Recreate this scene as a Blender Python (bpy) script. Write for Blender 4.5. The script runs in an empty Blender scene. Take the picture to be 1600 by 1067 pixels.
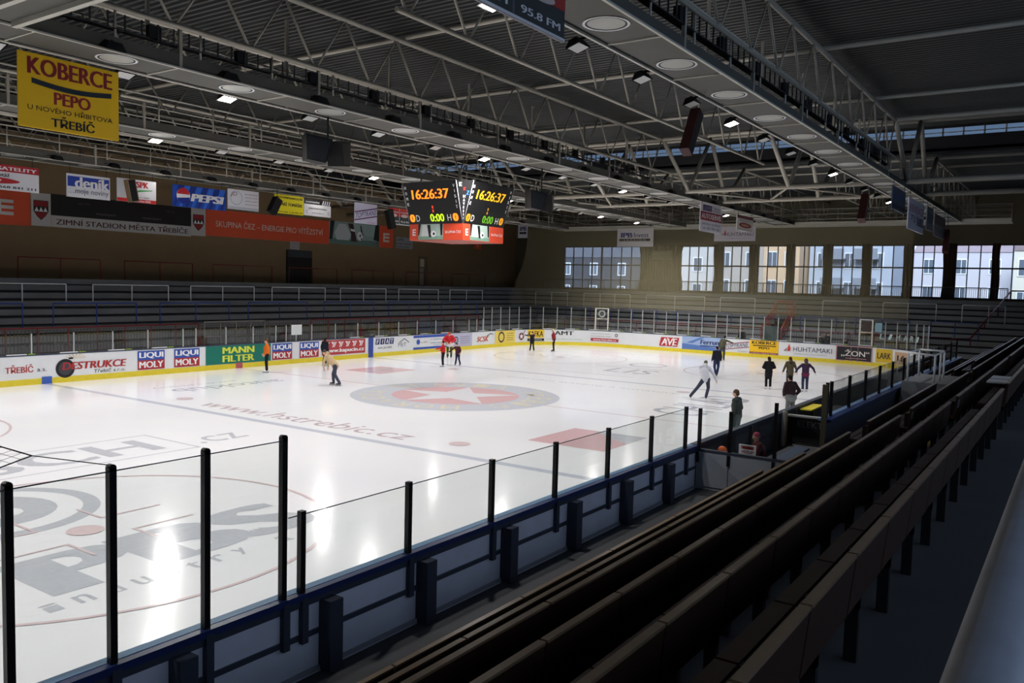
import bpy, bmesh, math, random
from mathutils import Vector, Matrix
random.seed(7)
PI = math.pi
S = bpy.context.scene
COL = S.collection

# ------------------------------------------------------------------ camera
cam_d = bpy.data.cameras.new('camera'); cam = bpy.data.objects.new('camera', cam_d); COL.objects.link(cam)
cam_d.sensor_width = 36.0; cam_d.lens = 36.0 * 1295.754 / 1600.0
cam_d.clip_start = 0.05; cam_d.clip_end = 400
YAW, PITCH, ROLL = math.radians(34.476), math.radians(-3.931), math.radians(1.477)
fwd = Vector((math.cos(YAW) * math.cos(PITCH), math.sin(YAW) * math.cos(PITCH), math.sin(PITCH)))
rgt = Vector((math.sin(YAW), -math.cos(YAW), 0)); upv = rgt.cross(fwd)
r2 = rgt * math.cos(ROLL) + upv * math.sin(ROLL); u2 = -rgt * math.sin(ROLL) + upv * math.cos(ROLL)
CAMP = Vector((-28.155, -22.154, 4.838))
M = Matrix((r2, u2, -fwd)).transposed().to_4x4(); M.translation = CAMP
cam.matrix_world = M
S.camera = cam

# ------------------------------------------------------------------ world, exposure
S.view_settings.view_transform = 'Standard'; S.view_settings.look = 'None'
S.view_settings.exposure = 0.0; S.view_settings.gamma = 1.0; S.view_settings.use_curve_mapping = False
W = bpy.data.worlds.new('sky'); S.world = W; W.use_nodes = True
bg = W.node_tree.nodes['Background']; bg.inputs[0].default_value = (0.60, 0.74, 1.0, 1); bg.inputs[1].default_value = 2.2
facade_fill_d = bpy.data.lights.new('sun', 'SUN'); facade_fill_d.energy = 5.0; facade_fill_d.angle = math.radians(25); facade_fill_d.color = (.86, .93, 1.0)  # added to brighten the house fronts outside; the day itself is overcast
sun = bpy.data.objects.new('sun', facade_fill_d); COL.objects.link(sun); sun.rotation_euler = Vector((.80, .15, -.58)).to_track_quat('-Z', 'Y').to_euler()
S.cycles.use_denoising = True
S.cycles.max_bounces = 6; S.cycles.diffuse_bounces = 4; S.cycles.glossy_bounces = 3
S.cycles.transparent_max_bounces = 24; S.cycles.caustics_reflective = False; S.cycles.caustics_refractive = False
S.cycles.sample_clamp_indirect = 4.0
LAMP_POWER = 2000.0
LAMP_COL = (1.0, 0.955, 0.93)

# ------------------------------------------------------------------ materials
def lin(c):
    return c / 12.92 if c <= 0.04045 else ((c + 0.055) / 1.055) ** 2.4
def rgb(h):
    if isinstance(h, str):
        h = h.lstrip('#'); return tuple(lin(int(h[i:i + 2], 16) / 255) for i in (0, 2, 4))
    return tuple(h)
MATS = {}
def mat(name, col, rough=0.6, metal=0.0, spec=0.4, noise=0.0, nscale=3.0, bump=0.0, emit=0.0):
    if name in MATS: return MATS[name]
    m = bpy.data.materials.new(name); m.use_nodes = True; MATS[name] = m
    nt = m.node_tree; b = nt.nodes['Principled BSDF']; c = rgb(col)
    b.inputs['Base Color'].default_value = (*c, 1); b.inputs['Roughness'].default_value = rough
    b.inputs['Metallic'].default_value = metal; b.inputs['Specular IOR Level'].default_value = spec
    if emit:
        b.inputs['Emission Color'].default_value = (*c, 1); b.inputs['Emission Strength'].default_value = emit
    if noise or bump:
        tc = nt.nodes.new('ShaderNodeTexCoord'); n = nt.nodes.new('ShaderNodeTexNoise')
        n.inputs['Scale'].default_value = nscale; n.inputs['Detail'].default_value = 6
        nt.links.new(tc.outputs['Object'], n.inputs['Vector'])
        if noise:
            mx = nt.nodes.new('ShaderNodeMix'); mx.data_type = 'RGBA'
            mx.inputs[6].default_value = (*[x * (1 - noise) for x in c], 1)
            mx.inputs[7].default_value = (*[min(1, x * (1 + noise)) for x in c], 1)
            nt.links.new(n.outputs['Fac'], mx.inputs[0]); nt.links.new(mx.outputs[2], b.inputs['Base Color'])
        if bump:
            bp = nt.nodes.new('ShaderNodeBump'); bp.inputs['Strength'].default_value = bump
            nt.links.new(n.outputs['Fac'], bp.inputs['Height']); nt.links.new(bp.outputs['Normal'], b.inputs['Normal'])
    return m
def see_through(name, col, alpha, rough, gloss=True):
    """thin pane or net: mostly lets light through, rest reflects"""
    m = bpy.data.materials.new(name); m.use_nodes = True; MATS[name] = m
    nt = m.node_tree; nt.nodes.clear()
    out = nt.nodes.new('ShaderNodeOutputMaterial'); tr = nt.nodes.new('ShaderNodeBsdfTransparent')
    mx = nt.nodes.new('ShaderNodeMixShader')
    if gloss:
        tr.inputs[0].default_value = (*rgb(col), 1)
        g = nt.nodes.new('ShaderNodeBsdfGlossy'); g.inputs['Roughness'].default_value = rough
        f = nt.nodes.new('ShaderNodeLayerWeight'); f.inputs[0].default_value = .5
        pw = nt.nodes.new('ShaderNodeMath'); pw.operation = 'POWER'; pw.inputs[1].default_value = 5.0
        ml = nt.nodes.new('ShaderNodeMath'); ml.operation = 'MULTIPLY_ADD'; ml.inputs[1].default_value = .6 * alpha; ml.inputs[2].default_value = .035 * alpha
        nt.links.new(f.outputs['Facing'], pw.inputs[0]); nt.links.new(pw.outputs[0], ml.inputs[0]); nt.links.new(ml.outputs[0], mx.inputs[0])
    else:
        tr.inputs[0].default_value = (1, 1, 1, 1)
        g = nt.nodes.new('ShaderNodeBsdfDiffuse'); g.inputs[0].default_value = (*rgb(col), 1)
        mx.inputs[0].default_value = alpha
    nt.links.new(tr.outputs[0], mx.inputs[1]); nt.links.new(g.outputs[0], mx.inputs[2])
    nt.links.new(mx.outputs[0], out.inputs[0])
    return m

ICE = mat('ice', (0.80, 0.815, 0.85), 0.13, 0, 0.2)
nt = ICE.node_tree; b = nt.nodes['Principled BSDF']
tc = nt.nodes.new('ShaderNodeTexCoord'); n1 = nt.nodes.new('ShaderNodeTexNoise'); n1.inputs['Scale'].default_value = 0.35; n1.inputs['Detail'].default_value = 8
n2 = nt.nodes.new('ShaderNodeTexNoise'); n2.inputs['Scale'].default_value = 2.2; n2.inputs['Detail'].default_value = 5
mp = nt.nodes.new('ShaderNodeMapping'); mp.inputs['Scale'].default_value = (1, 6, 1); mp.inputs['Rotation'].default_value = (0, 0, 0.5)
nt.links.new(tc.outputs['Object'], n1.inputs['Vector']); nt.links.new(tc.outputs['Object'], mp.inputs[0]); nt.links.new(mp.outputs[0], n2.inputs['Vector'])
mx = nt.nodes.new('ShaderNodeMix'); mx.data_type = 'RGBA'; mx.inputs[6].default_value = (0.76, 0.785, 0.83, 1); mx.inputs[7].default_value = (0.85, 0.85, 0.865, 1)
nt.links.new(n1.outputs['Fac'], mx.inputs[0]); nt.links.new(mx.outputs[2], b.inputs['Base Color'])
rg = nt.nodes.new('ShaderNodeMapRange'); rg.inputs[3].default_value = 0.09; rg.inputs[4].default_value = 0.19
nt.links.new(n2.outputs['Fac'], rg.inputs[0]); nt.links.new(rg.outputs[0], b.inputs['Roughness'])
bp = nt.nodes.new('ShaderNodeBump'); bp.inputs['Strength'].default_value = 0.02; nt.links.new(n2.outputs['Fac'], bp.inputs['Height']); nt.links.new(bp.outputs['Normal'], b.inputs['Normal'])

def icemark(name, col):
    c = [.68 * a + .32 * b_ for a, b_ in zip(rgb(col), (.80, .815, .85))]      # printed under the ice, paled towards it for the veil of glare
    return mat('ice_' + name, c, 0.13, 0, 0.2, noise=0.10, nscale=9)
IM_BLUE = icemark('line_blue', '#aab2c4'); IM_RED = icemark('line_red', '#cfb0b2'); IM_GREY = icemark('print_grey', '#a3a8b2')
IM_MAR = icemark('print_maroon', '#a98a90'); IM_RSQ = icemark('square_red', '#c98d90'); IM_RING = icemark('ring', '#b3bac6')
IM_STAR = icemark('star', '#d2d3d8'); IM_YEL = icemark('yellow', '#d3c9a6'); IM_DK = icemark('dark', '#868e9e')
WHITE = mat('board_white', '#d6d9dc', 0.35, 0, .5, noise=.06, nscale=1.5)
YEL = mat('kick_yellow', '#cdbb2c', 0.45, 0, .4, noise=.12, nscale=4)
BLUECAP = mat('cap_blue', '#182a5c', 0.4); LEDGE_LIT = mat('ledge_lit_blue', '#4f7393', 0.5)  # ledge: inner part of the cap, its blue paled for light falling on it
PANEL = mat('board_back', '#c2c5d2', 0.55, noise=.12, nscale=2.5)
FRAME_DK = mat('frame_dark', '#363c4a', 0.5, .2); POST_BK = mat('post_black', '#101114', 0.4, .3)
POST_LT = mat('post_aluminium', '#b9bcbc', 0.4, .5)
GLASS = see_through('screen_glass', '#fafcfb', 1.0, 0.03)
WGLASS = see_through('window_glass', '#f6f9fb', 0.7, 0.02)
RGLASS = see_through('roof_glass', '#8e979e', 0.5, 0.1)
NETM = see_through('net_mesh', '#c6bd96', 0.19, 0, gloss=False)
CONC = mat('concrete', '#6c6f72', 0.85, noise=.2, nscale=1.2, bump=.1)
CONC_E = mat('concrete_terrace', '#8f9295', 0.85, noise=.18, nscale=1.0, bump=.1)
RISER = mat('riser', '#3a3c3f', 0.9, noise=.15, nscale=1); RISER_E = mat('riser_end', '#46494b', 0.9, noise=.15, nscale=1)
CONC_D = mat('concrete_dark', '#3e4043', 0.8, noise=.25, nscale=1.5, bump=.1)
WALLM = mat('wall_plaster', '#7a664a', 0.9, noise=.1, nscale=.8)
WALLE = mat('wall_end_plaster', '#665e4c', 0.9, noise=.1, nscale=.8)
DECK = mat('roof_deck', '#363837', 0.6, .2, noise=.06, nscale=.5)
STEEL = mat('steel_cream', '#a39d8f', 0.5, .1, noise=.08, nscale=3)
STEEL_D = mat('steel_dark', '#2a2a2c', 0.6); CATW = mat('catwalk_board', '#504f49', 0.7, noise=.1, nscale=2)
TRIM = mat('trim_white', '#b9b7ac', 0.5); RAILC = mat('rail_cream', '#b4b0a4', 0.5)
RED = mat('rail_red', '#722024', 0.5); BLUE = mat('rail_blue', '#2c4793', 0.5); RWHITE = mat('rail_white', '#e6eaec', 0.5); RDARK = mat('rail_dark', '#33231f', .6)
WOOD = mat('bench_wood', '#341d10', 0.5, 0, .5, noise=.3, nscale=6); WOOD_GLINT = mat('bench_edge_glint', '#7d6852', 0.3, 0, .5, noise=.25, nscale=6)  # top edges of the backs get a lighter colour for the glint off the ice
IRON = mat('bench_iron', '#18181a', 0.6)
BLACK = mat('black', '#0b0b0d', 0.5); INK = mat('ink_black', '#141416', 0.5); PAPER = mat('paper_white', '#e6e6e8', 0.6)
CURT = mat('curtain_brown', '#3a2a20', 0.95, noise=.2, nscale=2)
GREYPIPE = mat('pipe_grey', '#bcc2d0', 0.4, .0, .5, noise=.15, nscale=14)
def ink(h): return mat('ink_' + h.strip('#'), h, 0.5, 0, .3)

# ------------------------------------------------------------------ mesh builder
class MB:
    def __init__(s): s.v = []; s.f = []; s.mi = []; s.sm = []; s.mats = []
    def m(s, mt):
        if mt not in s.mats: s.mats.append(mt)
        return s.mats.index(mt)
    def add(s, vs, fs, mt, smooth=False):
        o = len(s.v); s.v += [tuple(x) for x in vs]; k = s.m(mt)
        for f in fs: s.f.append(tuple(o + i for i in f)); s.mi.append(k); s.sm.append(smooth)
        return s
    def box(s, c, d, mt, rot=None):
        x, y, z = d[0] / 2, d[1] / 2, d[2] / 2
        vs = [Vector(q) for q in ((-x, -y, -z), (x, -y, -z), (x, y, -z), (-x, y, -z), (-x, -y, z), (x, -y, z), (x, y, z), (-x, y, z))]
        if rot is not None: vs = [rot @ q for q in vs]
        c = Vector(c)
        return s.add([q + c for q in vs], [(0, 3, 2, 1), (4, 5, 6, 7), (0, 1, 5, 4), (1, 2, 6, 5), (2, 3, 7, 6), (3, 0, 4, 7)], mt)
    def b2(s, lo, hi, mt):
        return s.box([(a + b) / 2 for a, b in zip(lo, hi)], [abs(b - a) for a, b in zip(lo, hi)], mt)
    def bar(s, p, q, w, h, mt, up=(0, 0, 1)):
        p, q = Vector(p), Vector(q); d = q - p; L = d.length
        if L < 1e-6: return s
        x = d / L; y = Vector(up).cross(x)
        if y.length < 1e-4: y = Vector((0, 1, 0)).cross(x)
        y.normalize(); z = x.cross(y)
        return s.box((p + q) / 2, (L, w, h), mt, Matrix((x, y, z)).transposed())
    def tube(s, p, q, r, mt, n=8, r2=None):
        p, q = Vector(p), Vector(q); d = q - p
        if d.length < 1e-6: return s
        x = d.normalized(); a = Vector((0, 0, 1)) if abs(x.z) < .9 else Vector((1, 0, 0))
        y = a.cross(x).normalized(); z = x.cross(y); r2 = r if r2 is None else r2
        vs = [p + (y * math.cos(2 * PI * i / n) + z * math.sin(2 * PI * i / n)) * r for i in range(n)]
        vs += [q + (y * math.cos(2 * PI * i / n) + z * math.sin(2 * PI * i / n)) * r2 for i in range(n)]
        s.add(vs, [(i, (i + 1) % n, n + (i + 1) % n, n + i) for i in range(n)], mt, True)
        o = len(s.v) - 2 * n; k = s.m(mt)
        s.f.append(tuple(o + n - 1 - i for i in range(n))); s.mi.append(k); s.sm.append(False)
        s.f.append(tuple(o + n + i for i in range(n))); s.mi.append(k); s.sm.append(False)
        return s
    def path(s, pts, r, mt, n=8):
        for a, b in zip(pts, pts[1:]): s.tube(a, b, r, mt, n)
        for a in pts[1:-1]: s.ball(a, (r, r, r), mt, 6, 4)
        return s
    def ball(s, c, r, mt, n=12, k=8, rot=None):
        vs = []; fs = []; c = Vector(c)
        for j in range(k + 1):
            t = PI * j / k
            for i in range(n):
                q = Vector((r[0] * math.sin(t) * math.cos(2 * PI * i / n), r[1] * math.sin(t) * math.sin(2 * PI * i / n), r[2] * math.cos(t)))
                vs.append(c + (rot @ q if rot is not None else q))
        for j in range(k):
            for i in range(n): fs.append((j * n + i, (j + 1) * n + i, (j + 1) * n + (i + 1) % n, j * n + (i + 1) % n))
        return s.add(vs, fs, mt, True)
    def caps(s, p, q, r1, r2_, mt, n=10):
        """tapered capsule"""
        s.tube(p, q, r1, mt, n, r2_); s.ball(p, (r1,) * 3, mt, n, 6); s.ball(q, (r2_,) * 3, mt, n, 6); return s
    def prism(s, pts, y0, y1, mt, axis='y'):
        """extrude a closed (a,b) outline; axis y: (x,z) profile, axis x: (y,z) profile, axis z: (x,y)"""
        def P(a, b, t): return (a, t, b) if axis == 'y' else (t, a, b) if axis == 'x' else (a, b, t)
        n = len(pts); vs = [P(a, b, y0) for a, b in pts] + [P(a, b, y1) for a, b in pts]
        fs = [tuple(range(n)), tuple(range(2 * n - 1, n - 1, -1))] + [(i, n + i, n + (i + 1) % n, (i + 1) % n) for i in range(n)]
        return s.add(vs, fs, mt)
    # ---- flat artwork in a frame fr(u, v, lift) -> point
    def rect(s, fr, u0, v0, u1, v1, mt, l=.006):
        n = max(1, int(abs(u1 - u0) / .4)) if getattr(fr, 'curved', False) else 1
        vs = []
        for i in range(n + 1):
            u = u0 + (u1 - u0) * i / n; vs += [fr(u, v0, l), fr(u, v1, l)]
        return s.add(vs, [(2 * i, 2 * i + 2, 2 * i + 3, 2 * i + 1) for i in range(n)], mt)
    def poly(s, fr, pts, mt, l=.008):
        return s.add([fr(u, v, l) for u, v in pts], [tuple(range(len(pts)))], mt)
    def disc(s, fr, u, v, r, mt, l=.008, rv=None, a0=0, a1=2 * PI, n=28):
        rv = r if rv is None else rv
        pts = [(u + r * math.cos(a0 + (a1 - a0) * i / n), v + rv * math.sin(a0 + (a1 - a0) * i / n)) for i in range(n + (0 if a1 - a0 >= 2 * PI - 1e-6 else 1))]
        return s.poly(fr, pts, mt, l)
    def ring(s, fr, u, v, ri, ro, mt, l=.008, n=48, asp=1.0):
        vs = []
        for i in range(n):
            c, d = math.cos(2 * PI * i / n), math.sin(2 * PI * i / n)
            vs += [fr(u + ri * c, v + ri * d * asp, l), fr(u + ro * c, v + ro * d * asp, l)]
        return s.add(vs, [(2 * i, 2 * i + 1, (2 * i + 3) % (2 * n), (2 * i + 2) % (2 * n)) for i in range(n)], mt)
    def text(s, fr, t, u0, v0, u1, v1, mt, bold=0.0, shear=0.0, l=.012, keep=False):
        vs, fs = text_geo(t, 0, shear)
        if not vs: return s
        xs = [a for a, b in vs]; ys = [b for a, b in vs]; g = max(0, bold) * 1.4     # bold: thin layers side by side
        x0, x1, y0, y1 = min(xs) - g, max(xs) + g, min(ys), max(ys)
        ku = (u1 - u0) / (x1 - x0); kv = (v1 - v0) / (y1 - y0); n = 1 if g == 0 else 3 if g < .045 else 5
        dl = .0007 if max(abs(u1 - u0), abs(v1 - v0)) > .2 else .0004
        for i in range(n):
            d = 0 if n == 1 else g * (2 * i / (n - 1) - 1)
            s.add([fr(u0 + (a + d - x0) * ku, v0 + (b - y0) * kv, l + dl * i) for a, b in vs], fs, mt)
        return s
    def build(s, name, parent=None, loc=None):
        me = bpy.data.meshes.new(name); me.from_pydata(s.v, [], s.f)
        for mt in s.mats: me.materials.append(mt)
        me.polygons.foreach_set('material_index', s.mi); me.polygons.foreach_set('use_smooth', s.sm)
        me.update(); o = bpy.data.objects.new(name, me); COL.objects.link(o)
        if parent is not None: o.parent = parent
        if loc is not None: o.location = loc
        return o
_tg = {}
def text_geo(t, bold, shear):
    k = (t, bold, shear)
    if k in _tg: return _tg[k]
    cu = bpy.data.curves.new('t', 'FONT'); cu.body = t; cu.size = 1; cu.offset = bold; cu.shear = shear; cu.resolution_u = 3
    o = bpy.data.objects.new('t', cu); COL.objects.link(o)
    dg = bpy.context.evaluated_depsgraph_get(); dg.update()
    me = bpy.data.meshes.new_from_object(o.evaluated_get(dg))
    r = ([(v.co.x, v.co.y) for v in me.vertices], [tuple(p.vertices) for p in me.polygons])
    bpy.data.objects.remove(o); bpy.data.meshes.remove(me); bpy.data.curves.remove(cu)
    _tg[k] = r; return r
def plane(o, u, v):
    o, u, v = Vector(o), Vector(u).normalized(), Vector(v).normalized(); n = u.cross(v)
    def fr(a, b_, l): return o + u * a + v * b_ + n * l
    fr.curved = False; return fr

def tag(o, label, cat, group=None, kind=None):
    o['label'] = label; o['category'] = cat
    if group: o['group'] = group
    if kind: o['kind'] = kind
    return o
def empty(name, loc, label, cat, group=None):
    o = bpy.data.objects.new(name, None); o.empty_display_size = .2; COL.objects.link(o); o.location = loc
    return tag(o, label, cat, group)
def structure(o, label=None, cat=None):
    o['kind'] = 'structure'
    if label: o['label'] = label
    if cat: o['category'] = cat
    return o
class Rel:
    """shift world coordinates into a thing's own frame"""
    def __init__(s, o): s.o = Vector(o)
    def __call__(s, x, y, z): return (x - s.o.x, y - s.o.y, z - s.o.z)
ORD = ['first', 'second', 'third', 'fourth', 'fifth', 'sixth', 'seventh', 'eighth', 'ninth', 'tenth', 'eleventh', 'twelfth', 'thirteenth', 'fourteenth', 'fifteenth', 'sixteenth', 'seventeenth', 'eighteenth', 'nineteenth', 'twentieth']

# ------------------------------------------------------------------ rink outline
XE, RC, YW = 31.6, 6.0, 14.86
def rink(s):
    """arc length s along the inside of the boards, 0 at mid far side, growing to the right; returns point, inward normal"""
    a = XE - RC; L = RC * PI / 2; H = 2 * (YW - RC)
    if s < -a:
        t = min((-s - a) / RC, PI / 2); x, y = -a - RC * math.sin(t), YW - RC + RC * math.cos(t)
        nn = (math.sin(t), -math.cos(t))
        ex = -s - a - L
        if ex > 0: y -= ex
        return (x, y), nn
    if s <= a: return (s, YW), (0, -1)
    s -= a
    if s <= L:
        t = s / RC; return (a + RC * math.sin(t), YW - RC + RC * math.cos(t)), (-math.sin(t), -math.cos(t))
    s -= L
    if s <= H: return (XE, YW - RC - s), (-1, 0)
    s -= H
    if s <= L:
        t = s / RC; return (a + RC * math.cos(t), -(YW - RC) - RC * math.sin(t)), (-math.cos(t), math.sin(t))
    s -= L
    return (a - s, -YW), (0, 1)
S_END0 = XE - RC + RC * PI / 2; S_END1 = S_END0 + 2 * (YW - RC); S_NEAR = S_END1 + RC * PI / 2   # near straight starts here
def board(u, v, l):
    (x, y), (nx, ny) = rink(u); return Vector((x + nx * l, y + ny * l, v))
board.curved = True
def strip(mb, s0, s1, z0, z1, in0, in1, mt, step=.5):
    """solid strip following the boards between inward offsets in0 < in1"""
    n = max(1, int(abs(s1 - s0) / step)); vs = []
    for i in range(n + 1):
        s = s0 + (s1 - s0) * i / n
        vs += [board(s, z0, in0), board(s, z0, in1), board(s, z1, in1), board(s, z1, in0)]
    fs = []
    for i in range(n):
        o = 4 * i
        for k in range(4): fs.append((o + k, o + (k + 1) % 4, o + 4 + (k + 1) % 4, o + 4 + k))
    fs += [(0, 3, 2, 1), (4 * n, 4 * n + 1, 4 * n + 2, 4 * n + 3)]
    return mb.add(vs, fs, mt)

# ------------------------------------------------------------------ STRUCTURE: ice with its printed markings
outl = []
NN = 24
for (cx, cy, a0) in ((XE - RC, YW - RC, 0), (-(XE - RC), YW - RC, PI / 2), (-(XE - RC), -(YW - RC), PI), (XE - RC, -(YW - RC), 1.5 * PI)):
    for i in range(NN + 1):
        a = a0 + PI / 2 * i / NN; outl.append((cx + (RC + .03) * math.cos(a), cy + (RC + .03) * math.sin(a)))
mb = MB(); mb.prism(outl, -.1, 0, ICE, 'z'); ice = structure(mb.build('floor'), 'pale ice sheet of the rink with faded printed advertising', 'ice rink')
icef = plane((0, 0, 0), (1, 0, 0), (0, 1, 0))            # reads from the camera side, letters' tops away
icex = plane((0, 0, 0), (0, -1, 0), (1, 0, 0))           # reads down the rink's width
icer = plane((0, 0, 0), (-1, 0, 0), (0, -1, 0))          # upside down
Z1, Z2, Z3 = .002, .004, .006
def icepart(name, label, fn):
    m_ = MB(); fn(m_); o = m_.build(name, ice); o['label'] = label; return o
def f_lines(m):
    for x in (-10.0, 10.0): m.rect(icef, x - .16, -YW, x + .16, YW, IM_BLUE, Z1)
icepart('blue_line', 'pale blue zone lines across the ice', f_lines)
icepart('centre_line', 'thin pink centre line', lambda m: (m.rect(icef, -.07, -YW, .07, -4.5, IM_RED, Z1), m.rect(icef, -.07, 4.5, .07, YW, IM_RED, Z1)))
icepart('goal_line', 'pink goal lines', lambda m: [m.rect(icef, x - .04, -12.5, x + .04, 12.5, IM_RED, Z1) for x in (-26.5, 26.5)])
def f_circ(m):
    for x in (-20, 20):
        for y in (-6.9, 6.9):
            m.ring(icef, x, y, 4.44, 4.52, IM_RED, .0085, 96); m.disc(icef, x, y, .33, IM_RED, .0095)
            for sx in (-1, 1):
                for sy in (-1, 1):
                    m.rect(icef, min(x + sx * .6, x + sx * 1.9), min(y + sy * .55, y + sy * .61), max(x + sx * .6, x + sx * 1.9), max(y + sy * .55, y + sy * .61), IM_RED, .009)
                    m.rect(icef, min(x + sx * .6, x + sx * .66), min(y + sy * .61, y + sy * 1.5), max(x + sx * .6, x + sx * .66), max(y + sy * .61, y + sy * 1.5), IM_RED, .009)
    for x in (-8.6, 8.4):
        for y in (-6.9, 6.9): m.disc(icef, x, y, .33, IM_RED, .0095)
icepart('faceoff_circle', 'thin pink face-off circles and spots', f_circ)
def f_logo(m):
    m.disc(icef, -.1, 0, 4.5, IM_RING, Z1, n=96); m.disc(icef, -.1, 0, 2.75, IM_RSQ, Z2, n=72)
    pts = []
    for i in range(10):
        a = math.radians(25) + PI / 5 * i; r = 2.75 if i % 2 == 0 else 1.05
        pts.append((-.1 + r * math.cos(a), r * math.sin(a)))
    for i in range(0, 10, 2): m.poly(icef, [(-.1, 0), pts[i - 1], pts[i], pts[i + 1]], IM_STAR, Z3)
    for i, ch in enumerate('HORÁCKÁ SLAVIA TŘEBÍČ '):
        if ch == ' ': continue
        a = math.radians(215) - 2 * PI * i / 22
        c = Vector((-.1 + 3.62 * math.cos(a), 3.62 * math.sin(a), 0)); v = Vector((math.cos(a), math.sin(a), 0)); u = Vector((math.sin(a), -math.cos(a), 0))
        m.text(plane(c, u, v), ch, -.36, -.5, .36, .5, IM_YEL, .01, 0, Z2)
icepart('centre_logo', 'round pale blue and red logo with a white star at centre ice', f_logo)
icepart('ice_lettering', 'faded maroon web address along the blue line', lambda m: m.text(icex, 'www.hstrebic.cz', -5.2, -9.3, 5.2, -8.25, IM_MAR, 0, 0, Z1))
def f_pbs(m):
    m.text(icef, 'PBS', -22.0, -9.75, -16.55, -7.75, IM_GREY, .045, 0, Z1)
    for i, ch in enumerate('industry-a'):
        if ch != '-': m.text(icef, ch, -22.35 + .47 * i, -10.3, -22.1 + .47 * i, -9.95, IM_GREY, .01, 0, Z1)
icepart('ice_lettering', 'large grey initials with a small word under them in the near circle', f_pbs)
def f_ring(m):
    m.ring(icef, -20.6, -4.3, 1.72, 2.05, IM_GREY, Z1, 64); m.disc(icef, -20.6, -4.3, 1.25, IM_GREY, Z1); m.text(icef, '3', -21.15, -4.95, -20.05, -3.65, ICE, .05, 0, Z2)
icepart('ice_lettering', 'grey ring with a round letter', f_ring)
def f_sch(m):
    m.text(icef, 'SCH', -19.4, -1.2, -14.6, .55, IM_GREY, .02, 0, Z1); m.text(icef, '.cz', -13.55, -1.35, -11.9, -.45, IM_GREY, .0, 0, Z1)
    for a, b_, c, d in ((-20.2, 1.0, -13.9, 1.06), (-20.2, -1.7, -13.9, -1.64), (-13.96, -1.7, -13.9, 1.06)): m.rect(icef, a, b_, c, d, IM_GREY, Z1)
icepart('ice_lettering', 'grey boxed letters ending in cz', f_sch)
def f_sq(m):
    m.rect(icef, -6.7, -10.8, -3.75, -8.1, IM_RSQ, Z1); m.poly(icef, [(-5.2, -10.8), (-3.75, -10.8), (-3.75, -8.9), (-4.4, -9.6)], IM_GREY, Z2)
icepart('ice_print', 'faded red square by the near boards', f_sq)
icepart('ice_print', 'faded red square by the far boards', lambda m: (m.rect(icef, 3.5, 7.9, 6.4, 10.55, IM_RSQ, Z1), m.text(icer, 'KAPUCIN', -6.1, -9.6, -3.8, -8.9, IM_STAR, .01, 0, Z2)))
icepart('ice_lettering', 'dark upside-down lettering near the far blue line', lambda m: (m.text(icer, 'autoklub', 1.9, -9.6, 7.6, -8.55, IM_DK, 0, 0, Z1), m.text(icer, 'potrubí a armatury', 3.6, -10.6, 7.8, -10.2, IM_DK, 0, 0, Z1)))
icepart('ice_lettering', 'grey boxed lettering beyond the far blue line', lambda m: (m.text(icex, 'LIS', -.6, 14.2, 2.2, 16.4, IM_GREY, 0, 0, Z1), m.ring(icef, 19.4, .1, 1.0, 1.2, IM_GREY, Z1), m.rect(icef, 12.2, -2.4, 12.3, 2.6, IM_GREY, Z1), m.rect(icef, 17.0, -2.4, 17.1, 2.6, IM_GREY, Z1)))
icepart('ice_lettering', 'thin grey address line inside the far blue line', lambda m: m.text(icex, 'potrubní systémy a armatury', -2.5, 7.3, 7.0, 7.8, IM_GREY, 0, 0, Z1))
icepart('ice_lettering', 'dark outlined letters under the skater in white', lambda m: (m.text(icef, 'CHLAD', 1.6, -10.4, 8.2, -8.2, IM_DK, -.02, 0, Z1),))
icepart('ice_lettering', 'faint lettering in the far end zone', lambda m: m.text(icex, 'ZON', -12, 19.5, -8, 21.0, IM_STAR, 0, 0, Z1))

# concrete around and under
mb = MB(); mb.b2((-42, -32, -.5), (46, 28, -.11), CONC_D)
mb.b2((-42, -17.0, -.11), (46, -15.02, .25), CONC_D); mb.b2((-42, 15.02, -.11), (46, 17.6, .25), CONC_D)
mb.b2((31.78, -15.02, -.11), (34.4, 15.02, .25), CONC_D)
structure(mb.build('floor'), 'dark concrete floor around the boards', 'floor')

def stair_profile(start, base, n, top, wall, tread=.8, rise=.4, z0=.95):
    pts = [(start, base)]
    for k in range(n + 1):
        x = start + tread * k if k < n else start + tread * (n - 1) + .4; z = z0 + rise * k if k < n else top
        pts += [(x, z)]
        pts.append((start + tread * (k + 1) if k < n - 1 else start + tread * (n - 1) + .4 if k == n - 1 else wall, z))
    pts.append((wall, base))
    return pts
STEPX = [(17.6 + .8 * k if k < 9 else 24.4, .95 + .4 * k if k < 9 else 4.5) for k in range(10)]
mb = MB(); mb.prism(stair_profile(17.6, -.1, 9, 4.5, 27.0), -40, 43.7, RISER, 'x')
tf = structure(mb.build('terrace'), 'stepped grey standing terrace along the far side', 'terrace')
for y, z in STEPX: m_ = MB(); m_.b2((-40, y - .15, z - .28), (43.6, y + .55, z + .012), CONC); m_.build('step_board', tf)
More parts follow.
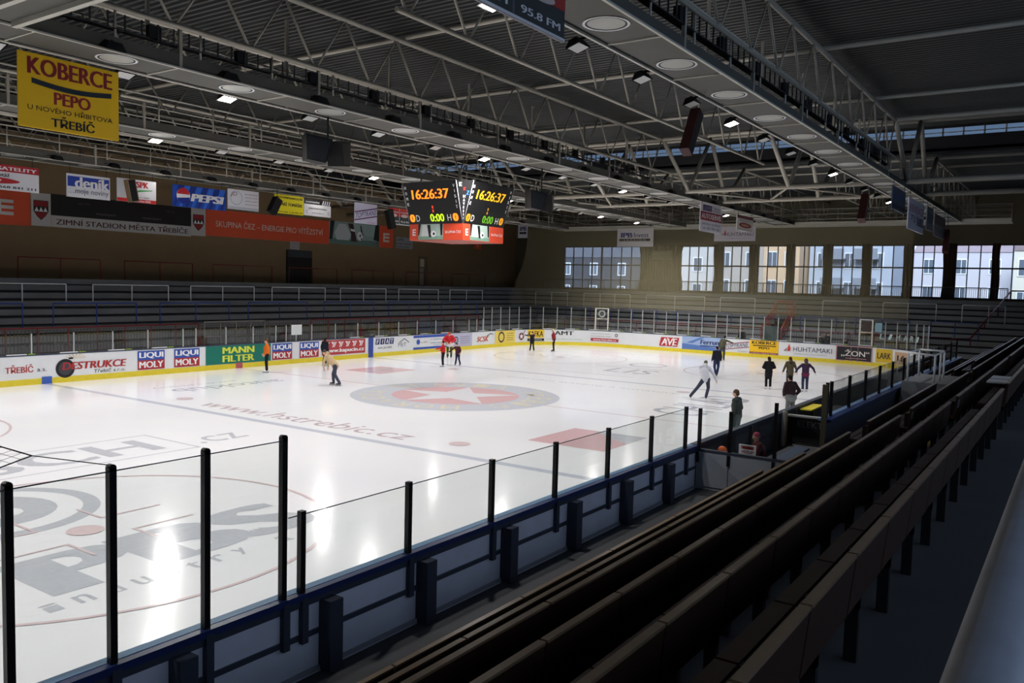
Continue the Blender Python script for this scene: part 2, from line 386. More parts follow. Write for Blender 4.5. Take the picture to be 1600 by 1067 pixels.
# the end terrace leaves a gap for the passage under it
VY0, VY1 = -3.55, -2.15
prof = stair_profile(34.34, -.1, 9, 4.5, 43.7)
mb = MB(); mb.prism(prof, VY1, 24.0, RISER_E, 'y'); mb.prism(prof, -31, VY0, RISER_E, 'y')
mb.prism([(37.6, 2.3)] + [q for q in prof if q[0] > 37.6 and q[1] > 0] + [(43.7, 2.3)], VY0, VY1, RISER_E, 'y')
te = structure(mb.build('terrace'), 'stepped grey standing terrace behind the right-hand goal', 'terrace')
for y, z in STEPX:
    x = y - 17.6 + 34.34
    for a, b_ in ((VY1, 24.0), (-31, VY0)) if x < 37.7 else ((-31, 24.0),): m_ = MB(); m_.b2((x - .15, a, z - .28), (x + .55, b_, z + .012), CONC_E); m_.build('step_board', te)
mb = MB()
pr = [(-17.0, -.1), (-17.0, .66), (-17.75, .66), (-17.75, 1.07), (-18.45, 1.07), (-18.45, 1.48), (-19.15, 1.48), (-19.15, 1.805), (-19.95, 1.805), (-19.95, 2.14), (-20.75, 2.14), (-20.75, 2.475), (-31.0, 2.475), (-31.0, -.1)]
mb.prism(pr, -40, 34.3, CONC_D, 'x')
structure(mb.build('terrace'), 'dark stepped concrete of the near seating stand and its walkway', 'terrace')

# ------------------------------------------------------------------ walls, windows, roof
mb = MB(); mb.b2((-40, 27.0, -.1), (43.7, 27.3, 12.6), WALLM); structure(mb.build('wall_far'), 'brown plaster wall above the far terrace', 'wall')
NW = ((-39, -27.4), (-27, -15.4), (-15, -3.4), (-3, 8.6))
NZ0, NZ1 = 7.0, 11.4
mb = MB(); mb.b2((-40.3, -31, -.1), (-40, 27.3, 12.6), WALLE); structure(mb.build('wall_left'), 'wall behind the left-hand goal', 'wall')
mb = MB(); mb.b2((-40, -31.3, -.1), (43.7, -31, NZ0), WALLE); mb.b2((-40, -31.3, NZ1), (43.7, -31, 12.6), WALLE)
e = [-40] + [q for w in NW for q in w] + [43.7]
for i in range(0, len(e), 2): mb.b2((e[i], -31.3, NZ0), (e[i + 1], -31, NZ1), WALLE)
structure(mb.build('wall_near'), 'wall with a high window strip behind the near stand', 'wall')
WIN = [(12.6, 21.1, 8), (5.2, 8.65, 4), (2.12, 4.62, 3), (-1.1, 1.45, 3), (-4.15, -1.65, 3), (-7.2, -4.72, 3), (-10.27, -7.76, 3), (-13.12, -10.85, 3), (-16.37, -13.85, 3), (-19.5, -16.7, 3), (-22.6, -19.9, 3), (-25.7, -23.0, 3)]
WZ0, WZ1 = 4.62, 8.78
mb = MB(); mb.b2((43.7, -31, -.1), (44.0, 27.3, WZ0), WALLE); mb.b2((43.7, -31, WZ1), (44.0, 27.3, 12.6), WALLE)
edges = sorted([27.3, -31] + [q for w in WIN for q in w[:2]])
for i in range(0, len(edges), 2): mb.b2((43.7, edges[i], WZ0), (44.0, edges[i + 1], WZ1), WALLE)
structure(mb.build('wall_right'), 'end wall with a row of tall windows', 'wall')
FRM = mat('window_frame', '#2c2723', 0.6)
for k, (a, b_, nc) in enumerate(WIN):
    mb = MB(); w = b_ - a
    for y in (a + .04, b_ - .04): mb.b2((43.72, y - .04, WZ0), (43.9, y + .04, WZ1), FRM)
    for z in (WZ0 + .05, WZ1 - .05): mb.b2((43.72, a, z - .05), (43.9, b_, z + .05), FRM)
    wo = structure(mb.build('window_%d' % (k + 1)), 'tall metal-framed window, %s from the left in the end wall' % ORD[k], 'window')
    mb = MB()
    for i in range(1, nc):
        y = a + w * i / nc; t = .07 if (nc == 8 and i == 4) else .035
        mb.b2((43.74, y - t, WZ0), (43.86, y + t, WZ1), FRM)
    mb.b2((43.73, a, 6.9), (43.87, b_, 7.02), FRM)
    mb.build('mullion', wo)
    mb = MB(); mb.b2((43.80, a + .05, WZ0 + .05), (43.806, b_ - .05, WZ1 - .05), WGLASS); mb.build('window_pane', wo)
for k, (a, b_) in enumerate(NW):
    mb = MB(); n = 5
    for i in range(n + 1):
        x = a + (b_ - a) * i / n; mb.b2((x - .05, -31.2, NZ0), (x + .05, -31.08, NZ1), FRM)
    for z in (NZ0 + .05, NZ1 - .05): mb.b2((a, -31.2, z - .05), (b_, -31.08, z + .05), FRM)
    wo = structure(mb.build('window_%d' % (len(WIN) + 1 + k)), 'high window strip behind the near stand', 'window')
    mb = MB(); mb.b2((a, -31.15, NZ0), (b_, -31.144, NZ1), WGLASS); mb.build('window_pane', wo)

def deck(mb, x0, x1, y0, y1, z):
    """ribbed sheet, ribs run across the hall"""
    p = .26; n = int((x1 - x0) / p); prof = []
    for i in range(n):
        x = x0 + i * p; prof += [(x, z), (x + .08, z), (x + .11, z + .07), (x + .23, z + .07)]
    prof.append((x0 + n * p, z))
    m = len(prof); vs = [(x, y0, zz) for x, zz in prof] + [(x, y1, zz) for x, zz in prof]
    mb.add(vs, [(i, m + i, m + i + 1, i + 1) for i in range(m - 1)], DECK)
    mb.b2((x0, y0, z + .1), (x1, y1, z + .25), STEEL_D)
MX0, MX1, RZ, MZ = 12.0, 22.5, 12.55, 14.0; GLZ0 = 13.4
mb = MB(); deck(mb, -40, MX0, -31.3, 27.3, RZ); deck(mb, MX1, 44.0, -31.3, 27.3, RZ); deck(mb, MX0, MX1, -31.3, 27.3, MZ)
mb.b2((MX0 - .1, -31.3, RZ), (MX0, 27.3, MZ + .2), STEEL_D); mb.b2((MX1, -31.3, MZ - .12), (MX1 + .1, 27.3, MZ + .2), STEEL_D); mb.b2((MX1, -31.3, RZ), (MX1 + .1, 27.3, GLZ0 + .05), STEEL_D)
mb.b2((MX0, -31.5, RZ), (MX1, -31.3, MZ + .2), STEEL_D); mb.b2((MX0, 27.3, RZ), (MX1, 27.5, MZ + .2), STEEL_D)
ceil = structure(mb.build('ceiling'), 'dark ribbed metal roof deck', 'ceiling')
for x in (-31.1, -23.6, -16.1, -8.55, -1.2, 6.5, 26.5, 33.5, 40.0):
    m_ = MB(); m_.tube((x, -31, 12.36), (x, 27, 12.36), .075, STEEL, 10); m_.build('purlin', ceil)
mb = MB()
for i in range(60): mb.b2((MX1 + .02, -31.2 + i * .99, GLZ0), (MX1 + .08, -31.12 + i * .99, MZ - .1), STEEL)
mb.b2((MX1 + .02, -31.3, 13.62), (MX1 + .08, 27.3, 13.66), STEEL)
wo = structure(mb.build('window_%d' % (len(WIN) + len(NW) + 1)), 'strip of roof-light glazing across the raised roof', 'window')
mb = MB(); mb.b2((MX1 + .045, -31.3, GLZ0), (MX1 + .05, 27.3, MZ - .1), RGLASS); mb.build('window_pane', wo)

# ------------------------------------------------------------------ outside
mb = MB(); mb.b2((44.5, -60, -.6), (140, 80, -.2), mat('street', '#7b7f86', .9)); structure(mb.build('ground'), 'street outside the windows', 'ground')
def building(x, y0, y1, d, zt, col, roofc, nwin, floors, label, hip=1.5, win='#5c6470'):
    e_ = empty('apartment_building', (x, (y0 + y1) / 2, -.2), label, 'building', None); R = Rel(e_.location)
    m = MB(); m.b2(R(x, y0, -.2), R(x + d, y1, zt), mat('facade_' + col.strip('#'), col, .9)); m.build('facade', e_)
    m = MB(); rm = mat('roof_' + roofc.strip('#'), roofc, .8, noise=.15, nscale=2)
    m.prism([(x - .1 - e_.location.x, zt + .2), (x + d + .1 - e_.location.x, zt + .2), (x + d / 2 - e_.location.x, zt + hip + .2)], y0 + .02 - e_.location.y, y1 - .02 - e_.location.y, rm, 'y'); m.build('roof', e_)
    wm = mat('house_pane_' + win.strip('#'), win, .25); fm = mat('house_frame', '#dfe3e8', .6)
    for f in range(floors):
        for i in range(nwin):
            yc = y0 + (y1 - y0) * (i + .5) / nwin; zc = zt - 1.5 - 2.9 * f
            m = MB(); m.b2(R(x - .08, yc - .55, zc - .8), R(x + .05, yc + .55, zc + .8), fm); wf = m.build('house_window', e_)
            m = MB(); m.b2(R(x - .1, yc - .45, zc - .7), R(x - .07, yc - .03, zc + .7), wm); m.b2(R(x - .1, yc + .03, zc - .7), R(x - .07, yc + .45, zc + .7), wm); m.build('house_pane', wf)
    return e_, R
building(66, 16, 40, 10, 8.6, '#3e4046', '#4a4d55', 6, 2, 'dark low house with grey roof seen through the widest window', 4.5)
building(60, 11.5, 15.5, 8, 12, '#b9b6b4', '#6b625c', 1, 4, 'grey house with single windows left of the row')
building(58, 5.5, 11, 9, 12.5, '#a9a19a', '#6b625c', 2, 4, 'pale brown rendered house behind the second window')
building(57, 1.6, 5.2, 9, 12.5, '#c9ab8c', '#6b4f45', 2, 4, 'peach coloured apartment block with narrow windows')
bd, R = building(60, -6.5, 1.4, 10, 12.5, '#a9b1bd', '#777b83', 3, 4, 'blue-grey apartment block with balconies')
for z in (5.4, 8.3):
    for y in (-1.1, -4.2):
        m = MB(); m.b2(R(58.9, y - 1.1, z - .1), R(60, y + 1.1, z), mat('balcony', '#7e848f', .8)); m.b2(R(58.9, y - 1.1, z), R(58.96, y + 1.1, z + .95), mat('balcony', '#7e848f', .8)); m.build('balcony', bd)
building(70, -16, -6.8, 10, 9.4, '#b7b4ba', '#8a7b7f', 3, 3, 'lilac-grey house with a pitched roof behind the right windows', 2.6)
building(58.5, -22, -16.8, 9, 9.0, '#c8c4b6', '#6f5f5f', 3, 3, 'cream house with bay fronts behind the right windows', 2.4)
building(63, -31, -22.6, 9, 12, '#9aa6bb', '#6f7a8a', 2, 3, 'plain blue-grey gable wall behind the far right windows', 1.5)
building(57, -38, -31.5, 9, 9.5, '#c9b7a4', '#6f6a70', 3, 3, 'peach and cream house behind the last window', 2.2)
building(56, -52, -39, 9, 9.5, '#b7bcc6', '#6f6a70', 4, 3, 'pale house at the far right outside', 2.2)

# ------------------------------------------------------------------ rink boards (far side, corner, end) with printed advertising
BH = 1.25
bfar = empty('rink_boards', (0, YW, 0), 'long white dasher boards with sponsor prints along the far side', 'rink boards')
bend = empty('rink_boards', (XE, 0, 0), 'curved white dasher boards with sponsor prints behind the right-hand goal', 'rink boards')
bnear = empty('rink_boards', (-12, -YW, 0), 'near dasher boards seen from behind, blue-grey panels under a blue rail', 'rink boards')
SPLIT = 28.6
def shift(o, e_):
    off = e_.location
    for v in o.data.vertices: v.co -= off
    o.parent = e_; return o
def bpart(e_, name, fn, label=None):
    m = MB(); fn(m); o = shift(m.build(name), e_)
    if label: o['label'] = label
    return o
for e_, s0, s1 in ((bfar, -40, SPLIT), (bend, SPLIT, S_NEAR + 2.0)):
    bpart(e_, 'board_panel', lambda m: strip(m, s0, s1, 0, BH, -.10, 0, WHITE))
    bpart(e_, 'kick_plate', lambda m: strip(m, s0, s1, .0, .26, 0, .02, YEL), 'yellow kick plate')
    bpart(e_, 'top_rail', lambda m: strip(m, s0, s1, BH, BH + .05, -.12, .02, mat('rail_dark_blue', '#26324a', .5)))
for s, mt, h in ((-10.0, ink('#3a5aa8'), .32), (0, ink('#a8565a'), .30), (9.95, ink('#2f4690'), BH)):
    bpart(bfar, 'line_mark', lambda m: m.rect(board, s - .22, .0, s + .22, h, mt, .024), 'line colour patch on the boards')
for e_, ss in ((bfar, [-27 + 2.2 * i for i in range(25)]), (bend, [29 + 1.9 * i for i in range(14)])):
    for s in ss:
        if e_ is bfar and -5 < s < 7: continue
        def caps_(m):
            strip(m, s, s + .8, BH + .05, BH + .09, -.10, -.02, PAPER); strip(m, s + .85, s + 1.15, BH + .05, BH + .09, -.10, -.02, ink('#8fae3a'))
        bpart(e_, 'rail_sticker', caps_)
def ad(e_, label, fn):
    return bpart(e_, 'advertisement', fn, label)
D_RED, D_NAVY, D_BLUE, D_GRN = ink('#9c2a2c'), ink('#27315f'), ink('#2c4b9b'), ink('#0f6a5c')
ad(bfar, 'faded red town lettering', lambda m: (m.text(board, 'TŘEBÍČ', -11.7, .55, -10.55, .9, ink('#a33a34'), .02), m.text(board, 'a.s.', -10.4, .56, -10.0, .68, INK), m.text(board, 'SLUŽBY', -14.0, .55, -12.2, .9, ink('#555a60'), .0)))
def f_dest(m):
    m.disc(board, -9.2, .62, .42, INK, .022); m.disc(board, -9.2, .62, .30, ink('#3a3c42'), .024); m.rect(board, -9.05, 1.02, -8.85, 1.1, INK, .022)
    for k in range(7):
        a = .3 + k * .38; c, d = math.cos(a), math.sin(a)
        m.poly(board, [(-8.75, 1.02), (-8.75 + .5 * c - .02 * d, 1.0 + .25 * d + .02 * c), (-8.75 + .5 * c + .02 * d, 1.0 + .25 * d)], ink('#c9a24a'), .022)
    m.text(board, 'DESTRUKCE', -9.35, .55, -6.35, .88, D_RED, .03, .15, .028); m.text(board, 'Třebíč s.r.o.', -7.9, .33, -6.4, .5, INK, .0, .1)
ad(bfar, 'round black bomb emblem with red lettering', f_dest)
for a, b_ in ((-5.78, -4.37), (-3.85, -2.42), (2.2, 3.6), (4.16, 5.6)):
    def f_lm(m):
        m.rect(board, a, .75, b_, 1.2, D_BLUE, .022); m.rect(board, a, .30, b_, .75, D_RED, .022)
        m.text(board, 'LIQUI', a + .07, .82, b_ - .07, 1.13, PAPER, .03, 0, .028); m.text(board, 'MOLY', a + .07, .38, b_ - .07, .69, PAPER, .03, 0, .028)
    ad(bfar, 'square blue over red oil sponsor print', f_lm)
ad(bfar, 'green board print with yellow lettering', lambda m: (m.rect(board, -2.05, .28, 2.1, 1.24, D_GRN, .022), m.text(board, 'MANN', -1.05, .82, .98, 1.16, ink('#c9d23c'), .03, 0, .028), m.text(board, 'FILTER', -1.05, .38, .98, .72, ink('#c9d23c'), .03, 0, .028)))
def f_kap(m):
    m.rect(board, 5.85, .34, 9.45, 1.22, ink('#a3383a'), .022); m.text(board, 'www.kapucin.cz', 6.05, .42, 9.35, .72, PAPER, .03, 0, .028)
    for i in range(6):
        u = 6.0 + .57 * i
        m.poly(board, [(u + .02, 1.12), (u + .2, 1.12), (u + .14, .95)], PAPER, .028)
        for q in (.2, .32): m.poly(board, [(u + q + .06, 1.12), (u + q + .13, 1.12), (u + q - .05, .8), (u + q - .12, .8)], PAPER, .028)
ad(bfar, 'dark red print with a web address and row of white arrows', f_kap)
def f_fiat(m):
    for i, ch in enumerate('FIAT'):
        u = 10.35 + .44 * i; m.poly(board, [(u, .78), (u + .36, .78), (u + .42, 1.16), (u + .06, 1.16)], D_NAVY, .022); m.text(board, ch, u + (.17 if ch == 'I' else .11), .84, u + (.27 if ch == 'I' else .32), 1.1, PAPER, 0 if ch == 'I' else .02, .15, .028)
    m.text(board, 'auto Jarošek', 10.6, .46, 11.9, .66, INK)
ad(bfar, 'four slanted blue letter squares', f_fiat)
def f_pbt(m):
    m.text(board, 'PBT', 12.5, .55, 13.3, .8, ink('#6d7480'), .0, 0); m.poly(board, [(12.6, .85), (13.1, 1.12), (13.6, .82), (13.55, .78), (13.1, 1.04), (12.65, .8)], ink('#6d7480'), .022)
ad(bfar, 'grey letters under a roof line', f_pbt)
def f_spon(m):
    m.rect(board, 14.0, 1.06, 17.8, 1.22, D_BLUE, .022); m.rect(board, 14.0, .28, 17.8, .42, D_BLUE, .022); m.disc(board, 14.5, .78, .18, D_BLUE, .022)
    m.text(board, 'a.s. Třebíč', 14.8, .7, 15.4, .84, ink('#b0703a')); m.text(board, 'U Obůrky', 15.8, .84, 17.0, .96, ink('#5c6a8a')); m.text(board, 'stavební a obchodní', 15.8, .62, 17.2, .72, ink('#5c6a8a')); m.text(board, 'společnost', 16.1, .48, 17.0, .56, ink('#5c6a8a'))
ad(bfar, 'white print with blue bands above and below', f_spon)
def f_gry(m):
    m.rect(board, 18.0, .28, 20.5, 1.22, ink('#aaa9bd'), .022); m.ring(board, 18.6, .75, .16, .26, ink('#3c4a55'), .028, 24)
    for k in range(4): m.rect(board, 19.1, .5 + .15 * k, 20.2, .54 + .15 * k, ink('#7c7b92'), .028)
ad(bfar, 'lilac-grey print with a dark ring', f_gry)
def f_scr(m):
    m.text(board, 'SCSK', 21.1, .5, 22.6, .88, ink('#b0512c'), .03, .25); m.poly(board, [(22.3, .9), (22.8, 1.12), (23.2, 1.02), (23.2, .98), (22.8, 1.05), (22.4, .84)], ink('#5a4a40'), .022)
ad(bfar, 'rust-coloured lettering with a swoosh', f_scr)
def f_yl(m):
    m.rect(board, 23.4, .27, 26.1, 1.24, ink('#d6bf5a'), .022); m.ring(board, 24.25, .75, .3, .42, INK, .028, 30); m.text(board, 'H', 24.1, .6, 24.4, .9, INK)
    for k in range(4): m.rect(board, 24.95, .48 + .17 * k, 25.9, .52 + .17 * k, ink('#7a5f2e'), .028)
ad(bfar, 'dull yellow print with a black round emblem', f_yl)
def f_star(m):
    m.disc(board, 26.85, .72, .3, ink('#6a3040'), .022); pts = [(26.85 + (.26 if i % 2 == 0 else .1) * math.sin(PI / 5 * i), .72 + (.26 if i % 2 == 0 else .1) * math.cos(PI / 5 * i)) for i in range(10)]
    for i in range(0, 10, 2): m.poly(board, [(26.85, .72), pts[i - 1], pts[i], pts[(i + 1) % 10]], PAPER, .028)
    m.poly(board, [(27.05, .95), (27.12, .93), (27.3, 1.2), (27.24, 1.22)], ink('#6a3040'), .022)
ad(bfar, 'round maroon club badge with a white star and stick', f_star)
def f_kaf(m):
    m.rect(board, 27.5, .58, 29.1, 1.24, ink('#d9b832'), .022); m.rect(board, 27.5, .33, 29.1, .53, INK, .022); m.text(board, 'KAFKA', 27.6, .68, 29.0, 1.14, INK, .02, 0, .028); m.text(board, 'potraviny', 27.7, .37, 28.9, .49, PAPER, 0, 0, .028)
ad(bend, 'yellow print with black capitals', f_kaf)
ad(bend, 'black capitals on white with a green line of text', lambda m: (m.text(board, 'AMT', 30.0, .82, 31.6, 1.14, INK, .02), m.text(board, 'Průmyslové zboží pro stavbu', 29.3, .42, 32.3, .54, ink('#5c8a78'))))
ad(bend, 'small club print with a red web address', lambda m: (m.text(board, 'oficiální stránky klubu', 33.0, .98, 34.6, 1.06, INK), m.text(board, 'HC Horácká Slavia Třebíč', 33.0, .78, 34.7, .86, INK), m.rect(board, 33.0, .42, 35.4, .66, ink('#a3323a'), .022), m.text(board, 'www.hstrebic.cz', 33.2, .47, 35.2, .62, PAPER, .01, 0, .028), m.ring(board, 35.2, .95, .08, .13, INK, .022, 20)))
def f_ave(m):
    m.poly(board, [(38.95, .38), (40.45, .38), (40.6, 1.06), (39.1, 1.06)], ink('#a3292d'), .022); m.text(board, 'AVE', 39.12, .46, 40.45, .98, PAPER, .02, .15, .028)
    for u in (39.5, 40.02): m.poly(board, [(u, .38), (u + .04, .38), (u + .16, 1.06), (u + .12, 1.06)], PAPER, .026)
ad(bend, 'red square print with three white capitals', f_ave)
def f_fer(m):
    m.rect(board, 40.85, .25, 44.1, 1.24, ink('#8fa3c4'), .022); m.poly(board, [(40.85, .25), (44.1, .25), (44.1, .45), (40.85, .7)], ink('#4f6ea6'), .025); m.poly(board, [(41.2, .75), (42.3, 1.2), (42.6, 1.2), (41.7, .75)], ink('#4f6ea6'), .025)
    m.text(board, 'Ferrum', 42.3, .7, 43.95, 1.05, D_NAVY, .03, .15, .028); m.rect(board, 42.3, .55, 43.9, .62, D_NAVY, .028)
ad(bend, 'pale blue print with dark blue italic lettering', f_fer)
def toptrans(m, fr, u0, v0, u1, v1, l=.022, stripe='#8a3550', txt='#1f2b52'):
    w, h = u1 - u0, v1 - v0; sl = .30 * h
    def P(a, b_): return (u0 + a * w, v0 + b_ * h + sl * (a - .5))
    st = ink(stripe)
    for q in (.27, .68): m.poly(fr, [P(0, q), P(1, q), P(1, q + .06), P(0, q + .06)], st, l)
    vs, fs = text_geo('TOPTRANS', 0, .2); xs = [a for a, b_ in vs]; ys = [b_ for a, b_ in vs]
    m.add([fr(*P(.04 + .92 * (a - min(xs)) / (max(xs) - min(xs)), .38 + .26 * (b_ - min(ys)) / (max(ys) - min(ys))), l + .006) for a, b_ in vs], fs, ink(txt))
ad(bend, 'white print with rising dark stripes and lettering', lambda m: (toptrans(m, board, 44.2, .3, 46.05, 1.22), m.text(board, 'www.toptrans.cz', 45.2, .32, 46.0, .4, INK)))
def carpet(m, fr, u0, v0, u1, v1, l, web=True):
    """yellow carpet-shop print: lettering and a sagging dark roll between two plain carriers"""
    w, h = u1 - u0, v1 - v0; X = lambda a: u0 + a * w; Y = lambda b_: v0 + b_ * h
    m.rect(fr, u0, v0, u1, v1, ink('#e0b417'), l)
    m.text(fr, 'KOBERCE', X(.08), Y(.72), X(.93), Y(.95), ink('#7c2026') if not web else INK, .03, 0, l + .006)
    n = 10
    for i in range(n):
        a, c = .12 + .8 * i / n, .12 + .8 * (i + 1) / n; s = lambda t: .60 - .05 * math.sin(PI * (t - .12) / .8) if not web else .58
        m.poly(fr, [(X(a), Y(s(a))), (X(c), Y(s(c))), (X(c), Y(s(c) + .07)), (X(a), Y(s(a) + .07))], ink('#1d2733'), l + .006)
    m.text(fr, 'PEPO', X(.33), Y(.36), X(.70), Y(.53), ink('#8a2327') if not web else INK, .03, 0, l + .006)
def f_kob(m):
    carpet(m, board, 46.1, .27, 48.2, 1.25, .022); m.rect(board, 46.1, .27, 48.2, .40, ink('#8a2a2c'), .03); m.text(board, 'U Nového hřbitova Třebíč', 46.2, .30, 48.1, .37, PAPER, 0, 0, .034)
ad(bend, 'yellow carpet-shop print with dark lettering', f_kob)
def sail(m, fr, u, v, k, l):
    m.poly(fr, [(u + .1 * k, v), (u + .42 * k, v), (u + .45 * k, v + .25 * k), (u + .3 * k, v + .75 * k), (u + .18 * k, v + .4 * k)], ink('#b8322e'), l)
    m.poly(fr, [(u - .25 * k, v), (u, v), (u + .1 * k, v + .35 * k), (u - .05 * k, v + .2 * k)], ink('#7a6a4a'), l)
ad(bend, 'white print with a red sail and wide-spaced capitals', lambda m: (sail(m, board, 48.75, .62, .7, .022), m.text(board, 'HUHTAMAKI', 49.25, .62, 51.9, .95, ink('#3c3f55'), 0), m.text(board, 'FLEXIBLE PACKAGING COMPANY', 49.3, .42, 51.6, .5, ink('#8a8c98'))))
ad(bend, 'black print with white outlined capitals and pink border', lambda m: (m.rect(board, 52.15, .2, 54.6, 1.24, ink('#b88a8c'), .022), m.rect(board, 52.22, .26, 54.53, 1.18, ink('#26262a'), .025), m.text(board, '„ŽON“', 52.5, .5, 54.4, 1.0, ink('#d8d4d0'), .01, 0, .03), m.rect(board, 52.8, .38, 54.2, .42, ink('#b88a8c'), .03)))
ad(bend, 'yellow print with dark capitals in the near corner', lambda m: (m.rect(board, 54.85, .3, 56.1, 1.2, ink('#c9a92a'), .022), m.text(board, 'LARK', 54.95, .55, 56.0, .95, INK, .02, 0, .028)))
ad(bend, 'pale print in the near corner', lambda m: (m.rect(board, 56.3, .3, 57.4, 1.1, ink('#b99a7c'), .022), m.text(board, '16', 56.5, .5, 57.2, .9, INK, .02, 0, .028)))

# ------------------------------------------------------------------ glass screens on the far and end boards
def post(m, s, z1, w=.05, mt=POST_LT, off=-.06):
    m.bar(board(s, BH + .05, off), board(s, z1, off), w, w, mt)
gfar = empty('glass_screen', (0, YW + .06, BH), 'low run of glass screens with pale posts on the far boards', 'glass screen')
posts = [-24.5, -22.7, -20.9, -19.1, -17.2, -15.3, -13.0, -10.59, -8.78, -6.97, -5.21, -3.31, -2.58, -.78, .95, 2.49, 3.22, 5.11, 6.97, 8.85, 10.72, 12.59, 14.44, 16.4, 18.32, 20.2, 21.14, 21.9]
for s in posts: bpart(gfar, 'post', lambda m: post(m, s, 2.2))
for a, b_ in zip(posts, posts[1:]): bpart(gfar, 'glass_pane', lambda m: strip(m, a + .03, b_ - .03, BH + .05, 2.17, -.065, -.057, GLASS))
gend = empty('glass_screen', (XE, 0, BH), 'tall curved glass screens with pale posts behind the right-hand goal', 'glass screen')
posts = [22.0, 23.05, 24.2, 25.4, 26.6, 27.8, 29.0, 30.2, 31.35, 32.5, 33.3]
posts += [S_END0 + (8.86 - y) for y in (8.6, 7.46, 6.46, 5.47, 4.44, 3.49, 2.6, 1.52, .41, -.43, -1.45, -2.4, -3.2, -4.21, -5.12, -6.06, -7.02, -7.88, -8.72)]
posts += [53.6, 54.5, 55.4, 56.3, 57.2, 58.1, 59.0, 59.9]
for s in posts: bpart(gend, 'post', lambda m: post(m, s, 2.98 if s > 40 else 3.08))
for a, b_ in zip(posts, posts[1:]): bpart(gend, 'glass_pane', lambda m: strip(m, a + .03, b_ - .03, BH + .05, 2.95, -.065, -.057, GLASS, .3))
for a, b_, lab, pic in ((33.35, 34.4, 'white framed gate in the glass with a round badge', True), (53.65, 54.5, 'white framed gate in the glass with a dark poster', False)):
    def f_gate(m):
        for u in (a, b_): strip(m, u - .05, u + .05, BH + .05, 3.1, -.05, 0, TRIM)
        for z in (BH + .05, 2.2, 3.05): strip(m, a, b_, z, z + .06, -.05, 0, TRIM)
        if pic: m.ring(board, (a + b_) / 2, 2.65, .18, .3, ink('#8c8f8c'), .002, 24)
        else: m.rect(board, a + .15, 2.25, b_ - .1, 2.95, ink('#3a2f2e'), .002)
    bpart(gend, 'gate', f_gate, lab)
bpart(gend, 'glass_lettering', lambda m: [m.text(board, ch, 55.0 + .62 * i, 1.85, 55.35 + .62 * i, 2.2, ink('#a9c0c0'), 0, .1, -.05) for i, ch in enumerate('LIMARI')], 'pale letters stuck on the glass')
bpart(gend, 'glass_lettering', lambda m: m.rect(board, 54.65, 2.3, 55.15, 2.9, ink('#6f93a0'), -.05), 'pale blue sheet on the glass')

# ------------------------------------------------------------------ near boards (outer face towards the stand)
def N(x): return S_NEAR + (XE - RC) - x          # arc length of a point on the near side
NX0, NX1 = -30.0, -10.05
def slab(x0, x1, y0, y1, z0, z1, mt): return lambda m: m.b2((x0, y0, z0), (x1, y1, z1), mt)
bpart(bnear, 'board_panel', slab(NX0, NX1, -YW - .10, -YW - .02, 0, 1.2, PANEL))
bpart(bnear, 'inner_face', slab(NX0, 25.6, -YW - .018, -YW, 0, 1.2, WHITE))
bpart(bnear, 'kick_plate', slab(NX0, 25.6, -YW, -YW + .02, 0, .26, YEL), 'yellow kick plate')
bpart(bnear, 'top_rail', slab(NX0, NX1, -YW - .16, -YW - .06, 1.17, 1.245, BLUECAP), 'blue top rail')
bpart(bnear, 'inner_ledge', slab(NX0, NX1, -YW - .06, -YW + .06, 1.2, 1.25, LEDGE_LIT), 'inner part of the blue rail, coloured pale as if lit')
bpart(bnear, 'rail', slab(NX0, NX1, -YW - .13, -YW - .10, 1.08, 1.16, FRAME_DK)); bpart(bnear, 'rail', slab(NX0, NX1, -YW - .13, -YW - .10, .70, .76, FRAME_DK))
bpart(bnear, 'base_strip', slab(NX0, NX1, -YW - .13, -YW - .10, .25, .30, mat('base_strip', '#8b8f98', .7)))
for x in (-29.3, -27.35, -25.4, -23.4, -21.45, -19.72, -17.75, -15.75, -13.75, -11.75): bpart(bnear, 'buttress', slab(x - .1, x + .1, -YW - .30, -YW - .10, .25, 1.1, FRAME_DK))
tall = [-28.1, -27.05, -26.0, -24.95, -24.06, -23.07, -22.08]; low = [-21.81, -19.98, -18.1, -16.26, -14.37, -12.47, -10.66]
for x in tall + low: bpart(bnear, 'strut', slab(x - .045, x + .045, -YW - .17, -YW - .10, .66, 1.2, FRAME_DK))
gt = empty('glass_screen', (-24, -YW, BH), 'tall glass screens between black posts at the near left corner', 'glass screen')
for x in tall: bpart(gt, 'post', lambda m: (m.b2((x - .034, -YW - .12, 1.2), (x + .034, -YW - .05, 3.08), POST_BK), m.tube((x, -YW - .12, 3.08), (x, -YW - .05, 3.08), .034, POST_BK, 12)))
for a, b_ in zip(tall, tall[1:]): bpart(gt, 'glass_pane', lambda m: (m.b2((a + .03, -YW - .09, 1.25), (b_ - .03, -YW - .08, 3.04), GLASS), m.b2((a + .03, -YW - .092, 3.04), (b_ - .03, -YW - .078, 3.05), mat('glass_edge', '#37454a', .3))))
gl = empty('glass_screen', (-16, -YW, BH), 'low glass screens between black posts on the near boards', 'glass screen')
for x in low: bpart(gl, 'post', slab(x - .036, x + .036, -YW - .12, -YW - .05, 1.2, 2.2, POST_BK))
for a, b_ in zip([-22.03] + low, low): bpart(gl, 'glass_pane', lambda m: (m.b2((a + .03, -YW - .09, 1.25), (b_ - .03, -YW - .08, 2.15), GLASS), m.b2((a + .03, -YW - .092, 2.15), (b_ - .03, -YW - .078, 2.16), mat('glass_edge', '#37454a', .3))))
